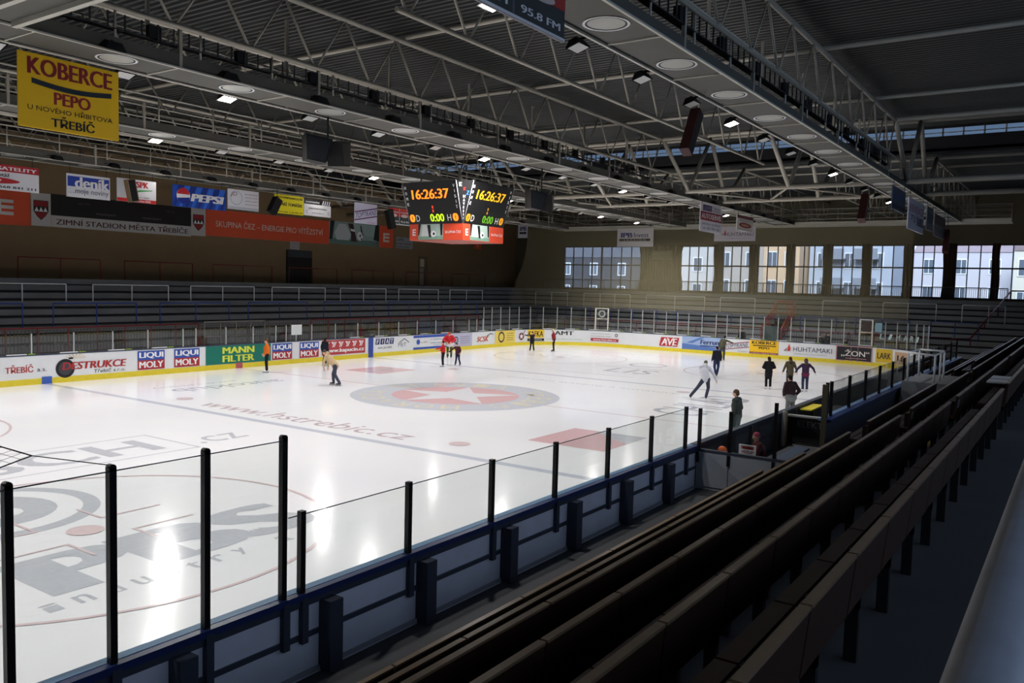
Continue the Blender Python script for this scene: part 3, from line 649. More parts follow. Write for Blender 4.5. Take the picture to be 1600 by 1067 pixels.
# boards in front of the players' bench
bb = empty('rink_boards', (0, -YW, 0), 'dark low boards without glass in front of the players\' bench', 'rink boards')
DKB = mat('bench_board', '#2b2a2c', .5, noise=.2, nscale=3)
bpart(bb, 'board_panel', slab(NX1, 25.6, -YW - .10, -YW - .018, 0, 1.2, DKB)); bpart(bb, 'top_rail', slab(NX1, 25.6, -YW - .13, -YW + .05, 1.2, 1.26, FRAME_DK))
for x in (-8.0, -6.2, -2.0, 0.0, 2.5, 5): bpart(bb, 'strut', slab(x - .04, x + .04, -YW - .16, -YW - .10, .25, 1.2, mat('strut_brown', '#5d5340', .6)))
# gate wall across the end of the walkway
gw = empty('gate_wall', (-10, -16, .25), 'white gate wall with black latches closing off the players\' bench', 'gate')
GW = mat('gate_white', '#8d939b', .5, noise=.12, nscale=3)
bpart(gw, 'gate_panel', slab(-10.05, -9.98, -17.1, -14.98, .25, 1.13, GW)); bpart(gw, 'gate_rail', slab(-10.07, -9.96, -17.1, -14.9, 1.12, 1.17, FRAME_DK))
bpart(gw, 'gate_leaf', slab(-10.075, -10.05, -15.74, -15.1, .32, 1.09, GW)); bpart(gw, 'gate_leaf', slab(-10.075, -10.05, -16.9, -15.8, .32, 1.09, GW))
for y in (-15.02, -15.75, -16.76):
    bpart(gw, 'post', slab(-10.04, -9.97, y - .035, y + .035, 1.15, 2.1 if y > -16 else 2.4, POST_BK)); bpart(gw, 'latch', slab(-10.1, -10.05, y - .03, y + .03, .86, 1.1, POST_BK))
bpart(gw, 'glass_pane', slab(-10.01, -10.0, -16.7, -15.8, 1.17, 2.05, GLASS)); bpart(gw, 'glass_pane', slab(-10.01, -10.0, -15.7, -15.05, 1.17, 2.05, GLASS))
mb = MB(); fr = plane((-9.4, -15.75, 1.02), (0, -1, 0), (0, 0, 1))
mb.b2((-9.4, -16.15, .96), (-9.38, -15.75, 1.28), PAPER); mb.b2((-9.38, -15.98, .25), (-9.35, -15.92, 1.2), IRON); mb.rect(fr, .08, .16, .34, .22, D_RED); mb.text(fr, 'POZOR', .06, .17, .36, .24, D_RED, .02); mb.text(fr, 'VSTUP', .06, .06, .36, .13, D_RED, .02); mb.rect(fr, .06, -.02, .36, .02, INK)
o = mb.build('notice_board'); tag(o, 'small white notice with red lines behind the gate wall', 'notice')
# tall glass with blue wall behind the bench
bw = empty('bench_wall', (8, -16.6, .25), 'blue-grey wall with a blue ledge and glass screens behind the players\' bench', 'wall')
WB = mat('bench_wall_paint', '#4b515f', .6, noise=.12, nscale=2)
bpart(bw, 'wall_panel', slab(-5.2, 24, -16.68, -16.52, .25, 1.38, WB)); bpart(bw, 'ledge', slab(-5.25, 24, -16.8, -16.6, 1.38, 1.46, BLUECAP)); bpart(bw, 'inner_ledge', slab(-5.2, 24, -16.6, -16.45, 1.40, 1.465, mat('ledge_pale', '#7f9cc4', .4)))
px = [-5.0, -4.55, -2.4, -.2, 2.0, 4.3, 6.6, 8.9, 11.2, 13.5, 15.8, 18.1, 20.4, 22.7]
for x in px: bpart(bw, 'post', slab(x - .036, x + .036, -16.65, -16.57, 1.46, 2.42, POST_BK))
for a, b_ in zip(px, px[1:]): bpart(bw, 'glass_pane', lambda m: (m.b2((a + .03, -16.615, 1.46), (b_ - .03, -16.605, 2.39), GLASS), m.b2((a + .03, -16.617, 2.39), (b_ - .03, -16.603, 2.4), mat('glass_edge', '#37454a', .3))))
bpart(bw, 'end_post', slab(-5.42, -5.3, -16.7, -16.58, .25, 2.4, mat('post_olive', '#57503c', .6)))
# players' bench fittings
o = empty('players_bench', (-4, -15.9, .25), 'dark low bench along the inside of the players\' box', 'bench')
def rel(e_, name, lo, hi, mt, label=None):
    m = MB(); m.b2([a - b_ for a, b_ in zip(lo, e_.location)], [a - b_ for a, b_ in zip(hi, e_.location)], mt); q = m.build(name, e_)
    if label: q['label'] = label
    return q
rel(o, 'seat', (-9.2, -16.35, .62), (-5.5, -16.0, .68), mat('seat_blue', '#2a3a50', .5))
for x in (-9, -7.3, -5.7): rel(o, 'leg', (x - .04, -16.3, .25), (x + .04, -16.05, .62), IRON)
o = empty('bench_gate', (-2.8, -15, .25), 'open wooden gate with a pale frame beside the players\' box', 'gate')
rel(o, 'gate_panel', (-2.9, -16.3, .3), (-2.84, -15.0, 1.1), mat('gate_dark', '#1d2022', .5)); rel(o, 'frame', (-3.3, -15.06, .25), (-3.15, -14.98, 1.25), mat('wood_pale', '#a87f4d', .5)); rel(o, 'frame', (-3.45, -15.06, .25), (-3.35, -14.98, 1.3), TRIM); rel(o, 'top_bar', (-3.0, -16.3, 1.1), (-2.8, -15.0, 1.15), POST_LT)
m = MB(); fr = plane((-2.91, -15.2, .8), (0, -1, 0), (0, 0, 1)); m.text(fr, 'ELEKTR', .1, 0, 1.0, .18, ink('#6d7478'), 0, 0, .003); q = shift(m.build('lettering'), o); q['label'] = 'grey lettering'
mb = MB(); mb.b2((-1.6, -15.35, 1.13), (-.1, -15.0, 1.17), ink('#d8c83a')); o = mb.build('bench_shelf'); tag(o, 'bright yellow shelf on the bench side of the dark boards', 'shelf')
mb = MB(); mb.ball((-9.25, -15.3, .98), (.13, .13, .17), ink('#e0652a')); mb.b2((-9.36, -15.41, .25), (-9.14, -15.19, .86), DKB); o = mb.build('ball_bag'); tag(o, 'bright orange bundle on a stand behind the gate wall', 'bag')
mb = MB(); mb.b2((-.3, -15.9, .25), (1.4, -15.4, .95), DKB); mb.b2((-.3, -15.95, .95), (1.4, -15.35, 1.0), POST_BK); o = mb.build('equipment_box'); tag(o, 'black equipment box behind the first glass screens of the blue wall', 'box')
# white tube frame on its platform
mb = MB(); mb.prism([(4.0, .3), (4.9, 1.68), (8.6, 1.68), (8.6, .3)], -18.4, -16.85, CONC, 'y'); o = mb.build('platform'); tag(o, 'grey concrete platform under the white tube frame', 'platform')
wf = empty('tube_frame', (6, -17.5, 1.68), 'white tube frame standing on the platform by the blue wall', 'frame')
c4 = [(5.1, -16.98), (4.4, -17.95), (7.5, -17.0), (7.2, -17.9)]
for x, y in c4 + [(6.0, -17.93)]: bpart(wf, 'post', lambda m: m.tube((x, y, 1.68), (x, y, 2.72), .035, RWHITE))
for i, j in ((0, 1), (2, 3), (0, 2), (1, 3)): bpart(wf, 'bar', lambda m: m.tube((*c4[i], 2.72), (*c4[j], 2.72), .035, RWHITE))
# safety net corner tied to the first tall post
sn = empty('safety_net', (-24.7, -14.5, 3.2), 'black safety net corner tied by a cord to a black post top', 'net')
def f_net(m):
    A = Vector((-24.6, -14.63, 3.23)); U = Vector((-1.6, .35, .75)); V = Vector((-1.7, .45, -.55)); n = 22
    for i in range(n + 1):
        t = i / n
        m.tube(A + U * t, A + U * t + V * 1.0, .0018 if i else .006, IRON, 4); m.tube(A + V * t, A + V * t + U * 1.0, .0018 if i else .006, IRON, 4)
bpart(sn, 'mesh', f_net); bpart(sn, 'cord', lambda m: m.tube((-24.6, -14.63, 3.23), (-24.06, -14.95, 3.1), .005, IRON, 5))

# ------------------------------------------------------------------ fences and crush barriers
def fence(name, label, pts, z0, z1, mt, barm, gap=.16, postgap=1.45, posts=None):
    """railing along a poly-line of (x, y): top rail, posts, one comb of bars"""
    e_ = empty(name, (*pts[0], z0), label, 'fence')
    bpart(e_, 'top_rail', lambda m: m.path([(x, y, z1) for x, y in pts], .038, mt))
    def comb(m):
        for (xa, ya), (xb, yb) in zip(pts, pts[1:]):
            L = math.hypot(xb - xa, yb - ya); n = int(L / gap)
            for i in range(n):
                t = (i + .5) / n; x, y = xa + (xb - xa) * t, ya + (yb - ya) * t
                m.box((x, y, (z0 + z1) / 2), (.022, .022, z1 - z0 - .16), barm)
            for z in (z0 + .1, z1 - .1): m.tube((xa, ya, z), (xb, yb, z), .014, barm, 6)
    bpart(e_, 'bar_panel', comb)
    for (xa, ya), (xb, yb) in zip(pts, pts[1:]):
        L = math.hypot(xb - xa, yb - ya); n = max(1, round(L / postgap))
        for i in range(n + 1):
            t = i / n; x, y = xa + (xb - xa) * t, ya + (yb - ya) * t
            bpart(e_, 'post', lambda m: m.tube((x, y, z0), (x, y, z1), .03, mt))
    return e_
BARM = mat('fence_bar', '#4b4642', .6)
fence('fence', 'long red railing with dark bars along the front of the far terrace', [(-26, 17.66), (-.5, 17.66)], .95, 2.25, RED, BARM)
fence('fence', 'grey barred railing of the far terrace behind the penalty box', [(-.4, 17.66), (7.4, 17.66)], .95, 2.25, mat('rail_grey', '#5d5a58', .6), BARM)
fence('fence', 'red railing with dark bars on the far terrace towards the corner', [(7.5, 17.66), (25, 17.66)], .95, 2.3, RED, BARM)
fence('fence', 'red railing with bars along the end terrace, left of the passage', [(34.42, 17.0), (34.42, -2.1)], .95, 2.06, RED, mat('fence_bar_pale', '#76706a', .6), .17, 1.7)
fence('fence', 'red railing with bars along the end terrace, right of the passage', [(34.42, -3.65), (34.42, -15.0)], .95, 2.0, RED, BARM, .17, 1.7)
fence('fence', 'dark barred railing on the top walkway in front of the windows', [(41.5, 22.0), (41.5, -1.5)], 4.5, 5.5, RDARK, RDARK, .14, 1.7)
fence('fence', 'dark barred railing before the right-hand windows', [(41.5, -2.0), (41.5, -17.6)], 4.5, 5.45, RDARK, RDARK, .14, 1.7)
def barrier(label, pts, z0, z1, mt, grp, r=.032):
    e_ = empty('crush_barrier', (*pts[0], z0), label, 'barrier', grp)
    bpart(e_, 'rail', lambda m: m.tube((*pts[0], z1), (*pts[-1], z1), r, mt))
    for x, y in pts: bpart(e_, 'post', lambda m: m.tube((x, y, z0), (x, y, z1), r, mt))
def far_row(xs, y, z0, z1, mt, colr, grp, where):
    for i, t in enumerate(xs): barrier('%s tube barrier %s, %s from the left' % (colr, where, ORD[i]), [(x, y) for x in t], z0, z1, mt, grp)
far_row([(-9.6, -7.6, -5.4), (-3.96, -1.72, .55), (2.03, 4.28, 6.66), (8.1, 10.38, 12.77), (14.24, 16.57, 18.98), (20.43, 22.86, 25.28), (26.81, 29.11, 31.44)], 22.1, 3.35, 4.25, RWHITE, 'white', 'white barriers on the far terrace', 'high on the far terrace')
far_row([(-12.9, -10.8, -8.62), (-7.17, -4.97, -2.78), (-1.39, .86, 3.12), (4.5, 6.91, 9.18), (10.63, 13.05, 15.39), (16.93, 19.25, 21.64), (23.05, 25.52, 27.7)], 19.9, 2.15, 3.32, BLUE, 'blue', 'blue barriers on the far terrace', 'halfway up the far terrace')
far_row([(-6.63, -4.38, -2.13), (-.66, 1.61, 3.87), (5.38, 7.73, 10.14), (11.66, 13.87, 16.28), (17.82, 20.14, 22.52), (24.08, 26.4, 28.79), (30.23, 32.7, 35.16)], 24.6, 4.5, 5.64, RED, 'red', 'red barriers before the far wall', 'on the walkway under the far wall')
def end_row(ys, x, z0, z1, mt, colr, grp, where):
    for i, t in enumerate(ys): barrier('%s tube barrier %s, %s from the left' % (colr, where, ORD[i]), [(x, y) for y in t], z0, z1, mt, grp)
end_row([(21.2, 19.4, 17.65), (15.9, 14.2, 12.7, 11.16), (9.6, 6.9, 4.2), (2.82, -.1), (-5.44, -8.2), (-9.8, -11.5, -13.38), (-15.05, -16.7, -17.7)], 38.8, 2.95, 4.2, RWHITE, 'white', 'white barriers on the end terrace', 'high on the end terrace')
end_row([(19.5, 16.5, 13.9), (11.87, 9.8, 7.49), (5.76, 3.4, 1.04), (-4.4, -7.0), (-8.4, -10.2, -12.0), (-13.4, -14.9, -16.36)], 36.6, 1.75, 3.0, BLUE, 'blue', 'blue barriers on the end terrace', 'halfway up the end terrace')
# passage under the end terrace with its red side railings
ps = empty('passage_railing', (36, -2.9, 1.7), 'red barred railings sloping up both sides of the passage in the end terrace', 'railing')
RED2 = mat('passage_red', '#a8362c', .5)
def f_ps(m):
    for y in (VY0 - .05, VY1 + .05):
        A, B_ = (34.4, y, 2.0), (38.0, y, 4.05)
        m.tube(A, B_, .05, RED2); m.tube((34.4, y, 1.2), (38.0, y, 3.1), .04, RED2)
        for i in range(14):
            t = i / 13; x = 34.4 + 3.6 * t; m.box((x, y, 1.6 + 1.98 * t), (.05, .03, .85), RED2)
    m.tube((38.0, VY0, 4.05), (38.0, VY1, 4.05), .05, RED2); m.tube((38.0, VY0, 3.15), (38.0, VY1, 3.15), .03, RED2)
    for i in range(9): m.box((38.0, VY0 + (VY1 - VY0) * i / 8, 3.6), (.03, .03, .9), RED2)
bpart(ps, 'railing', f_ps)
mb = MB(); mb.b2((34.5, -3.4, .3), (34.56, -2.3, 2.2), ink('#4a5a58')); o = mb.build('passage_door'); tag(o, 'greenish door at the foot of the passage in the end terrace', 'door')
st = empty('stair_railing', (33.8, -15.4, 1.0), 'red handrail climbing the steps at the right end of the terrace', 'railing')
bpart(st, 'rail', lambda m: (m.path([(34.2, -15.0, 1.95), (35.5, -16.0, 2.0), (41.5, -17.8, 5.3), (41.5, -22, 5.3)], .05, RED)))
for q in ((35.5, -16.0, .95, 2.0), (37.6, -16.6, 2.5, 3.2), (39.6, -17.2, 3.5, 4.3), (41.5, -17.8, 4.5, 5.3)): bpart(st, 'post', lambda m: m.tube((q[0], q[1], q[2]), (q[0], q[1], q[3]), .04, RED))
# penalty box on the far side
pb = empty('penalty_box', (.3, 15.6, .25), 'pale tube frames with wire panels behind the green board print', 'frame')
for x in (-1.6, -.63, .38, 1.3, 2.26): bpart(pb, 'post', lambda m: m.b2((x - .02, 15.57, .25), (x + .02, 15.63, 2.5), mat('rail_grey', '#5d5a58', .6)))
for z in (1.7, 2.47): bpart(pb, 'rail', lambda m: m.b2((-1.6, 15.57, z - .02), (2.26, 15.63, z + .02), mat('rail_grey', '#5d5a58', .6)))
mb = MB(); mb.b2((3.77, 15.1, 1.62), (4.53, 15.13, 2.2), PAPER); mb.b2((4.1, 15.13, .25), (4.2, 15.17, 1.9), POST_LT); o = mb.build('notice_board'); tag(o, 'blank white sheet board standing above the far boards', 'notice')

# ------------------------------------------------------------------ seating benches of the near stand
ROWS = {1: (-17.40, 1.51, .66), 2: (-18.11, 1.92, 1.07), 3: (-18.79, 2.33, 1.48), 4: (-19.53, 2.655, 1.805), 5: (-20.33, 2.99, 2.14), 6: (-21.13, 3.325, 2.475)}
NAMES = {1: 'front-most', 2: 'second', 3: 'third', 4: 'fourth', 5: 'fifth', 6: 'rear-most'}
SECT = {1: [(-33, -12.86), (8.6, 33)], 2: [(-33, -12.7), (8.6, 33)], 3: [(-33, -12.33), (-10.78, -1.56), (8.6, 33)], 4: [(-33, -11.8), (-10.7, -1.06), (0.2, 33)], 5: [(-33, -11.9), (-10.9, 1.4), (2.4, 33)], 6: [(-33, -12.2), (-11.2, 3.0), (4.0, 33)]}
SN = {2: ['before the first aisle', 'beyond the platform'], 3: ['before the first aisle', 'between the aisles', 'beyond the second aisle']}
for k, (y, zt, zf) in ROWS.items():
    for si, (a, b_) in enumerate(SECT[k]):
        e_ = empty('bench_row', (a, y, zf), '%s long dark wooden bench row of the near stand, %s' % (NAMES[k], SN[len(SECT[k])][si]), 'bench')
        n = max(2, round((b_ - a) / (1.0 if k > 3 else 2.0))); L = (b_ - a) / n
        def f_back(m):
            for i in range(n):
                x0, x1 = a + L * i + .012, a + L * (i + 1) - .012
                m.box(((x0 + x1) / 2, y + .012, zt - .20), (x1 - x0, .035, .37), WOOD, Matrix.Rotation(.10, 3, 'X'))
                m.b2((x0, y - .03, zt - .02), (x1, y + .025, zt), WOOD_GLINT)
        bpart(e_, 'backrest', f_back)
        def f_seat(m):
            for i in range(n):
                x0, x1 = a + L * i + .012, a + L * (i + 1) - .012
                for q in (.10, .24, .38): m.b2((x0, y + q - .06, zt - .43), (x1, y + q + .06, zt - .39), WOOD)
        bpart(e_, 'seat', f_seat)
        step = 1.0 if (b_ - a) < 60 else 1.0; nl = int((b_ - a) / 1.0)
        for i in range(nl + 1):
            x = a + .15 + (b_ - a - .3) * i / nl
            if x < -31: continue
            bpart(e_, 'leg', lambda m: (m.b2((x - .03, y + .04, zf), (x + .03, y + .12, zt - .12), IRON), m.b2((x - .03, y + .04, zt - .5), (x + .03, y + .42, zt - .43), IRON), m.b2((x - .03, y + .30, zf), (x + .03, y + .37, zt - .45), IRON)))
def paperpair():
    for i, (x, lab) in enumerate(((-7.5, 'nearer'), (-6.55, 'farther'))):
        mb = MB(); mb.box((x, -20.75, 3.02), (.75, .42, .03), mat('seat_pad', '#e6ecf8', .3)); mb.box((x, -20.75, 2.99), (.7, .38, .05), IRON); o = mb.build('seat_pad'); tag(o, 'pale seat pad on the rear-most bench, the %s of the two' % lab, 'seat pad')
paperpair()
for i, (x, y, z, t) in enumerate(((-10.66, -19.50, 2.5, '4'), (-10.86, -20.30, 2.84, '5'))):
    mb = MB(); fr = plane((x, y - .05, z), (1, 0, 0), (0, 0, 1)); mb.b2((x, y - .05, z - .07), (x + .22, y - .03, z + .07), mat('plate', '#8e9296', .5)); mb.text(fr, t + '. ř', .03, -.05, .2, .05, INK, .01, 0, .004)
    o = mb.build('row_plate'); tag(o, 'small grey row number plate on the %s bench by the first aisle' % ('fourth' if i == 0 else 'fifth'), 'sign')
for i, (x0, x1, y, z) in enumerate(((-12.2, -10.9, -19.15, 1.48), (-12.2, -10.9, -19.95, 1.81), (-12.1, -11.0, -20.75, 2.145), (1.4, 2.4, -20.75, 2.145))):
    mb = MB(); mb.b2((x0, y - .06, z + .33 - .004), (x1, y + .004, z + .335), ink('#8a7426')); structure(mb.build('trim_%d' % (i + 1)), 'worn yellow stripe on a step edge of the near stand', 'stripe')
# near handrail
hr = empty('handrail', (-28, -22.075, 2.475), 'thick worn grey handrail beside the viewpoint', 'handrail')
bpart(hr, 'rail', lambda m: (m.tube((-31, -22.07, 4.245), (33, -22.07, 4.245), .062, GREYPIPE, 24)))
for x in (-30.5, -20, -10, 0, 10, 20, 30): bpart(hr, 'post', lambda m: m.tube((x, -22.075, 2.475), (x, -22.075, 4.2), .03, GREYPIPE))

# ------------------------------------------------------------------ roof steelwork
TR = [-15.1, -9.7, -4.4, .65, 5.75, 11.05, 16.4, 21.7]
TNAME = ['over the near catwalk', 'between the near and second catwalks', 'over the second catwalk', 'along the middle of the hall', 'over the third catwalk', 'between the third and far catwalks', 'over the far catwalk', 'above the far terrace']
ZB, ZT = 10.64, 12.22
for k, y in enumerate(TR):
    e_ = empty('roof_truss', (-10, y, ZB), 'long cream tube truss under the roof %s' % TNAME[k], 'truss')
    xb0 = -14.7 if y == -9.7 else -38.0
    bpart(e_, 'top_chord', lambda m: m.tube((-39.5, y, ZT), (10.4, y, ZT), .075, STEEL, 10))
    bpart(e_, 'bottom_chord', lambda m: m.tube((xb0, y, ZB), (10.0, y, ZB), .06, STEEL, 10))
    x = 10.4 - 2.15 * 22
    while x < 10.3:
        xm = x + 1.07
        if x > xb0 - 1.5:
            bpart(e_, 'diagonal', lambda m: m.tube((x, y, ZT), (xm - .04, y, ZB), .036, STEEL, 6))
            bpart(e_, 'diagonal', lambda m: m.tube((xm + .04, y, ZB), (x + 2.15, y, ZT), .030, STEEL, 6))
        x += 2.15
    e_ = empty('roof_truss', (30, y, ZB), 'short cream tube truss beyond the cross girder %s' % TNAME[k], 'truss')
    bpart(e_, 'top_chord', lambda m: m.tube((22.6, y, ZT), (43.6, y, ZT), .07, STEEL)); bpart(e_, 'bottom_chord', lambda m: m.tube((23.0, y, ZB), (43.6, y, ZB), .055, STEEL))
    for i in range(9): bpart(e_, 'diagonal', lambda m: (m.tube((22.8 + 2.3 * i, y, ZT), (23.9 + 2.3 * i, y, ZB), .035, STEEL, 6), m.tube((23.95 + 2.3 * i, y, ZB), (25.1 + 2.3 * i, y, ZT), .03, STEEL, 6)))
g = empty('cross_girder', (17, 0, 10.1), 'heavy cream tube girder crossing the hall under the raised roof', 'girder')
GX0, GX1, GZ = 14.0, 19.6, 10.05
for x in (GX0, GX1): bpart(g, 'bottom_chord', lambda m: m.tube((x, -30.98, GZ), (x, 26.98, GZ), .13, STEEL, 12))
for x, z in ((10.5, 12.25), (16.9, 13.3), (22.6, 12.3)): bpart(g, 'top_chord', lambda m: m.tube((x, -30.98, z), (x, 26.98, z), .10, STEEL, 10))
for y in TR:
    for a, b_ in (((10.5, 12.25), (GX0, GZ)), ((GX0, GZ), (16.9, 13.3)), ((16.9, 13.3), (GX1, GZ)), ((GX1, GZ), (22.6, 12.3))): bpart(g, 'strut', lambda m: m.tube((a[0], y, a[1]), (b_[0], y, b_[1]), .105, STEEL, 10))
for i, y in enumerate(TR[:-1]):
    y2 = TR[i + 1]; ym = (y + y2) / 2
    bpart(g, 'brace', lambda m: (m.tube((GX0, y, GZ), (GX1, ym, GZ), .06, STEEL), m.tube((GX1, ym, GZ), (GX0, y2, GZ), .06, STEEL)))

# ------------------------------------------------------------------ catwalks
CZ = 9.75
CATS = [(-15.1, -13.82, 'near'), (-4.25, -2.85, 'second'), (4.25, 5.6, 'third'), (15.1, 16.4, 'far')]
ROSE = mat('rose_pale', '#a9aaa2', .5)
for k, (y0, y1, nm) in enumerate(CATS):
    e_ = empty('catwalk', (0, (y0 + y1) / 2, CZ), '%s of the four hanging catwalks, pale boards with round openings below' % {'near': 'nearest', 'second': 'second nearest', 'third': 'third nearest', 'far': 'farthest'}[nm], 'catwalk')
    X0, X1 = -36.0, 34.4
    bpart(e_, 'walk_floor', slab(X0, X1, y0 + .05, y1 - .05, CZ + .02, CZ + .07, CATW))
    bpart(e_, 'edge_beam', slab(X0, X1, y0, y0 + .06, CZ - .01, CZ + (.30 if k != 0 else .22), CATW)); bpart(e_, 'edge_beam', slab(X0, X1, y1 - .06, y1, CZ - .01, CZ + .22, CATW))
    def f_trim(m):
        for y in (y0, y1): m.b2((X0, y - .03, CZ - .035), (X1, y + .03, CZ + .005), TRIM)
        x = -33.0 + .4
        while x < X1: m.b2((x - .02, y0, CZ - .012), (x + .02, y1, CZ + .02), TRIM); x += 3.28
    bpart(e_, 'trim', f_trim, 'pale edge and joint strips')
    for i in range(20):
        x = -31.0 + 3.28 * i + .5; yc = (y0 + y1) / 2
        def f_rose(m):
            f2 = plane((x, yc, CZ + .018), (1, 0, 0), (0, -1, 0))
            m.ring(f2, 0, 0, .40, .45, RWHITE, .012, 28); m.disc(f2, 0, 0, .40, ROSE, .004); m.ring(f2, 0, 0, .36, .40, mat('rose_inside', '#2a2b28', .7), .007, 28)
        bpart(e_, 'round_opening', f_rose)
    sides = (y0 + .03, y1 - .03)
    for y in sides:
        zt = CZ + (1.0 if k in (1, 0) else 1.15)
        bpart(e_, 'hand_rail', lambda m: [m.tube((X0, y, z), (X1, y, z), .032 if z == zt else .024, RAILC, 6) for z in ((zt,) if (k == 1 and y == sides[0]) or k == 0 else (zt, zt - .38, zt - .76))])
        for i in range(33):
            if X0 + 1.0 + 2.15 * i > -30: bpart(e_, 'rail_post', lambda m: m.tube((X0 + 1.0 + 2.15 * i, y, CZ), (X0 + 1.0 + 2.15 * i, y, zt), .028, RAILC, 6))
    for i in range(17):
        x = X0 + 2.6 + 4.3 * i
        if 10 < x < 23: continue
        for y in sides: bpart(e_, 'hanger', lambda m: m.b2((x - .04, y - .04, CZ), (x + .04, y + .04, ZB if abs(y - (y0 + .03)) < .1 or k > 1 else ZT), STEEL))
    def f_tray(m):
        y = y0 + .1; z = ZB - .42
        m.b2((-30, y - .1, z), (9.8, y + .1, z + .03), STEEL_D)
        for i in range(100): m.b2((-30 + .4 * i, y - .12, z), (-29.97 + .4 * i, y - .09, z + .36), STEEL_D)
        for i in range(16):
            x = -29 + 2.4 * i; m.b2((x, y - .1, z), (x + .3, y + .05, z + .32), BLACK)
    if k < 2: bpart(e_, 'cable_tray', f_tray, 'black cable tray with boxes')
def cross_walk(x0, x1, y0, y1, label):
    e_ = empty('cross_catwalk', ((x0 + x1) / 2, (y0 + y1) / 2, CZ), label, 'catwalk')
    bpart(e_, 'walk_floor', slab(x0, x1, y0, y1, CZ + .02, CZ + .08, CATW))
    for x in (x0, x1): bpart(e_, 'edge_beam', slab(x - .06, x + .06, y0, y1, CZ - .08, CZ + .2, TRIM))
    bpart(e_, 'middle_beam', slab((x0 + x1) / 2 - .06, (x0 + x1) / 2 + .06, y0, y1, CZ - .06, CZ + .02, TRIM))
    for x in (x0, x1):
        bpart(e_, 'hand_rail', lambda m: [m.tube((x, y0, z), (x, y1, z), .028, RAILC, 6) for z in (CZ + 1.12, CZ + .76, CZ + .4)])
        n = int((y1 - y0) / 2.1)
        for i in range(n + 1): bpart(e_, 'rail_post', lambda m: m.tube((x, y0 + (y1 - y0) * i / n, CZ), (x, y0 + (y1 - y0) * i / n, CZ + 1.12), .025, STEEL, 6))
    return e_
cross_walk(34.45, 35.7, -18.0, 16.4, 'cross catwalk with railings joining the four catwalks before the end wall')
cross_walk(-21.4, -19.95, -13.75, -4.32, 'cross catwalk between the nearest and second catwalks at the left')

# ------------------------------------------------------------------ floodlamps under the catwalk edges
LENS_ON = mat('lamp_lens_lit', '#fff6ee', .4, emit=25.0); LENS_OFF = mat('lamp_lens', '#a9aaa5', .25)
LROW = [(-13.35, -16.36 - 11.8, 2.98, 'nearest', 1, (-28.2, -16.4, -4.3, 8.4, 20.3)), (-2.55, -13.67 - 11.8, 2.95, 'second', 1, (-25.5, -13.7, -1.7, 9.6, 24.8)), (5.85, -10.5 - 11.2, 2.8, 'third', 1, (-21.9, -10.5, .7, 12.1, 23.3, 30.0)), (14.35, -4.6 - 20.4, 2.55, 'farthest', -1, (-25, -14.8, -4.6, 5.75, 15.9, 26)), (-4.6, -13.67 - 11.8 + 1.5, 2.95, 'second', -1, ())]
def lamp(x, y, side, lit, label, grp):
    e_ = empty('flood_lamp', (x, y, CZ), label, 'floodlight', grp)
    rot = Matrix.Rotation(-.30 * side, 3, 'X')
    m = MB(); P = lambda a, b_, c: tuple(rot @ Vector((a, b_, c)))
    lo = [P(sx * .24, sy * .17, -.08) for sx, sy in ((-1, -1), (1, -1), (1, 1), (-1, 1))]; hi = [P(sx * .15, sy * .09, .09) for sx, sy in ((-1, -1), (1, -1), (1, 1), (-1, 1))]
    m.add(lo + hi, [(4, 5, 6, 7), (0, 1, 5, 4), (1, 2, 6, 5), (2, 3, 7, 6), (3, 0, 4, 7)], BLACK)
    m.build('housing', e_)
    m = MB(); f2 = [P(sx * .20, sy * .14, -.082) for sx, sy in ((-1, -1), (-1, 1), (1, 1), (1, -1))]; m.add(f2, [(0, 1, 2, 3)], LENS_ON if lit else LENS_OFF); m.build('lens', e_)
    m = MB(); m.bar((0, 0, .1), (0, -side * (.85 if y > 10 else .62), .12), .05, .04, STEEL_D); m.build('bracket', e_)
    if lit:
        ld = bpy.data.lights.new('flood_light', 'SPOT'); ld.energy = LAMP_POWER; ld.color = LAMP_COL; ld.spot_size = math.radians(118 if y < -10 else 120 if y > 10 else 164); ld.spot_blend = .75; ld.shadow_soft_size = .16
        lo_ = bpy.data.objects.new('flood_light', ld); COL.objects.link(lo_); lo_.parent = e_; lo_.location = rot @ Vector((0, 0, -.17)); lo_.rotation_euler = ((.34 if y < -10 else -.60 if y > 10 else 0), 0, 0)
for y, x0, pt, nm, side, lits in LROW:
    cnt = {True: 0, False: 0}
    for i in range(21):
        x = x0 + pt * i
        if x > 33.5 or x < -31 or abs(x + 20.7) < .9: continue
        lit = any(abs(x - q) < pt / 2 for q in lits)
        k = cnt[lit]; cnt[lit] += 1
        edge = '' if y != -4.6 else ' on its near edge'
        lamp(x, y, side, lit, '%s black floodlamp under the %s catwalk%s, %s from the left' % ('lit' if lit else 'unlit', nm, edge, ORD[min(k, 19)]), '%s floodlamps of the %s catwalk%s' % ('lit' if lit else 'unlit', nm, edge))

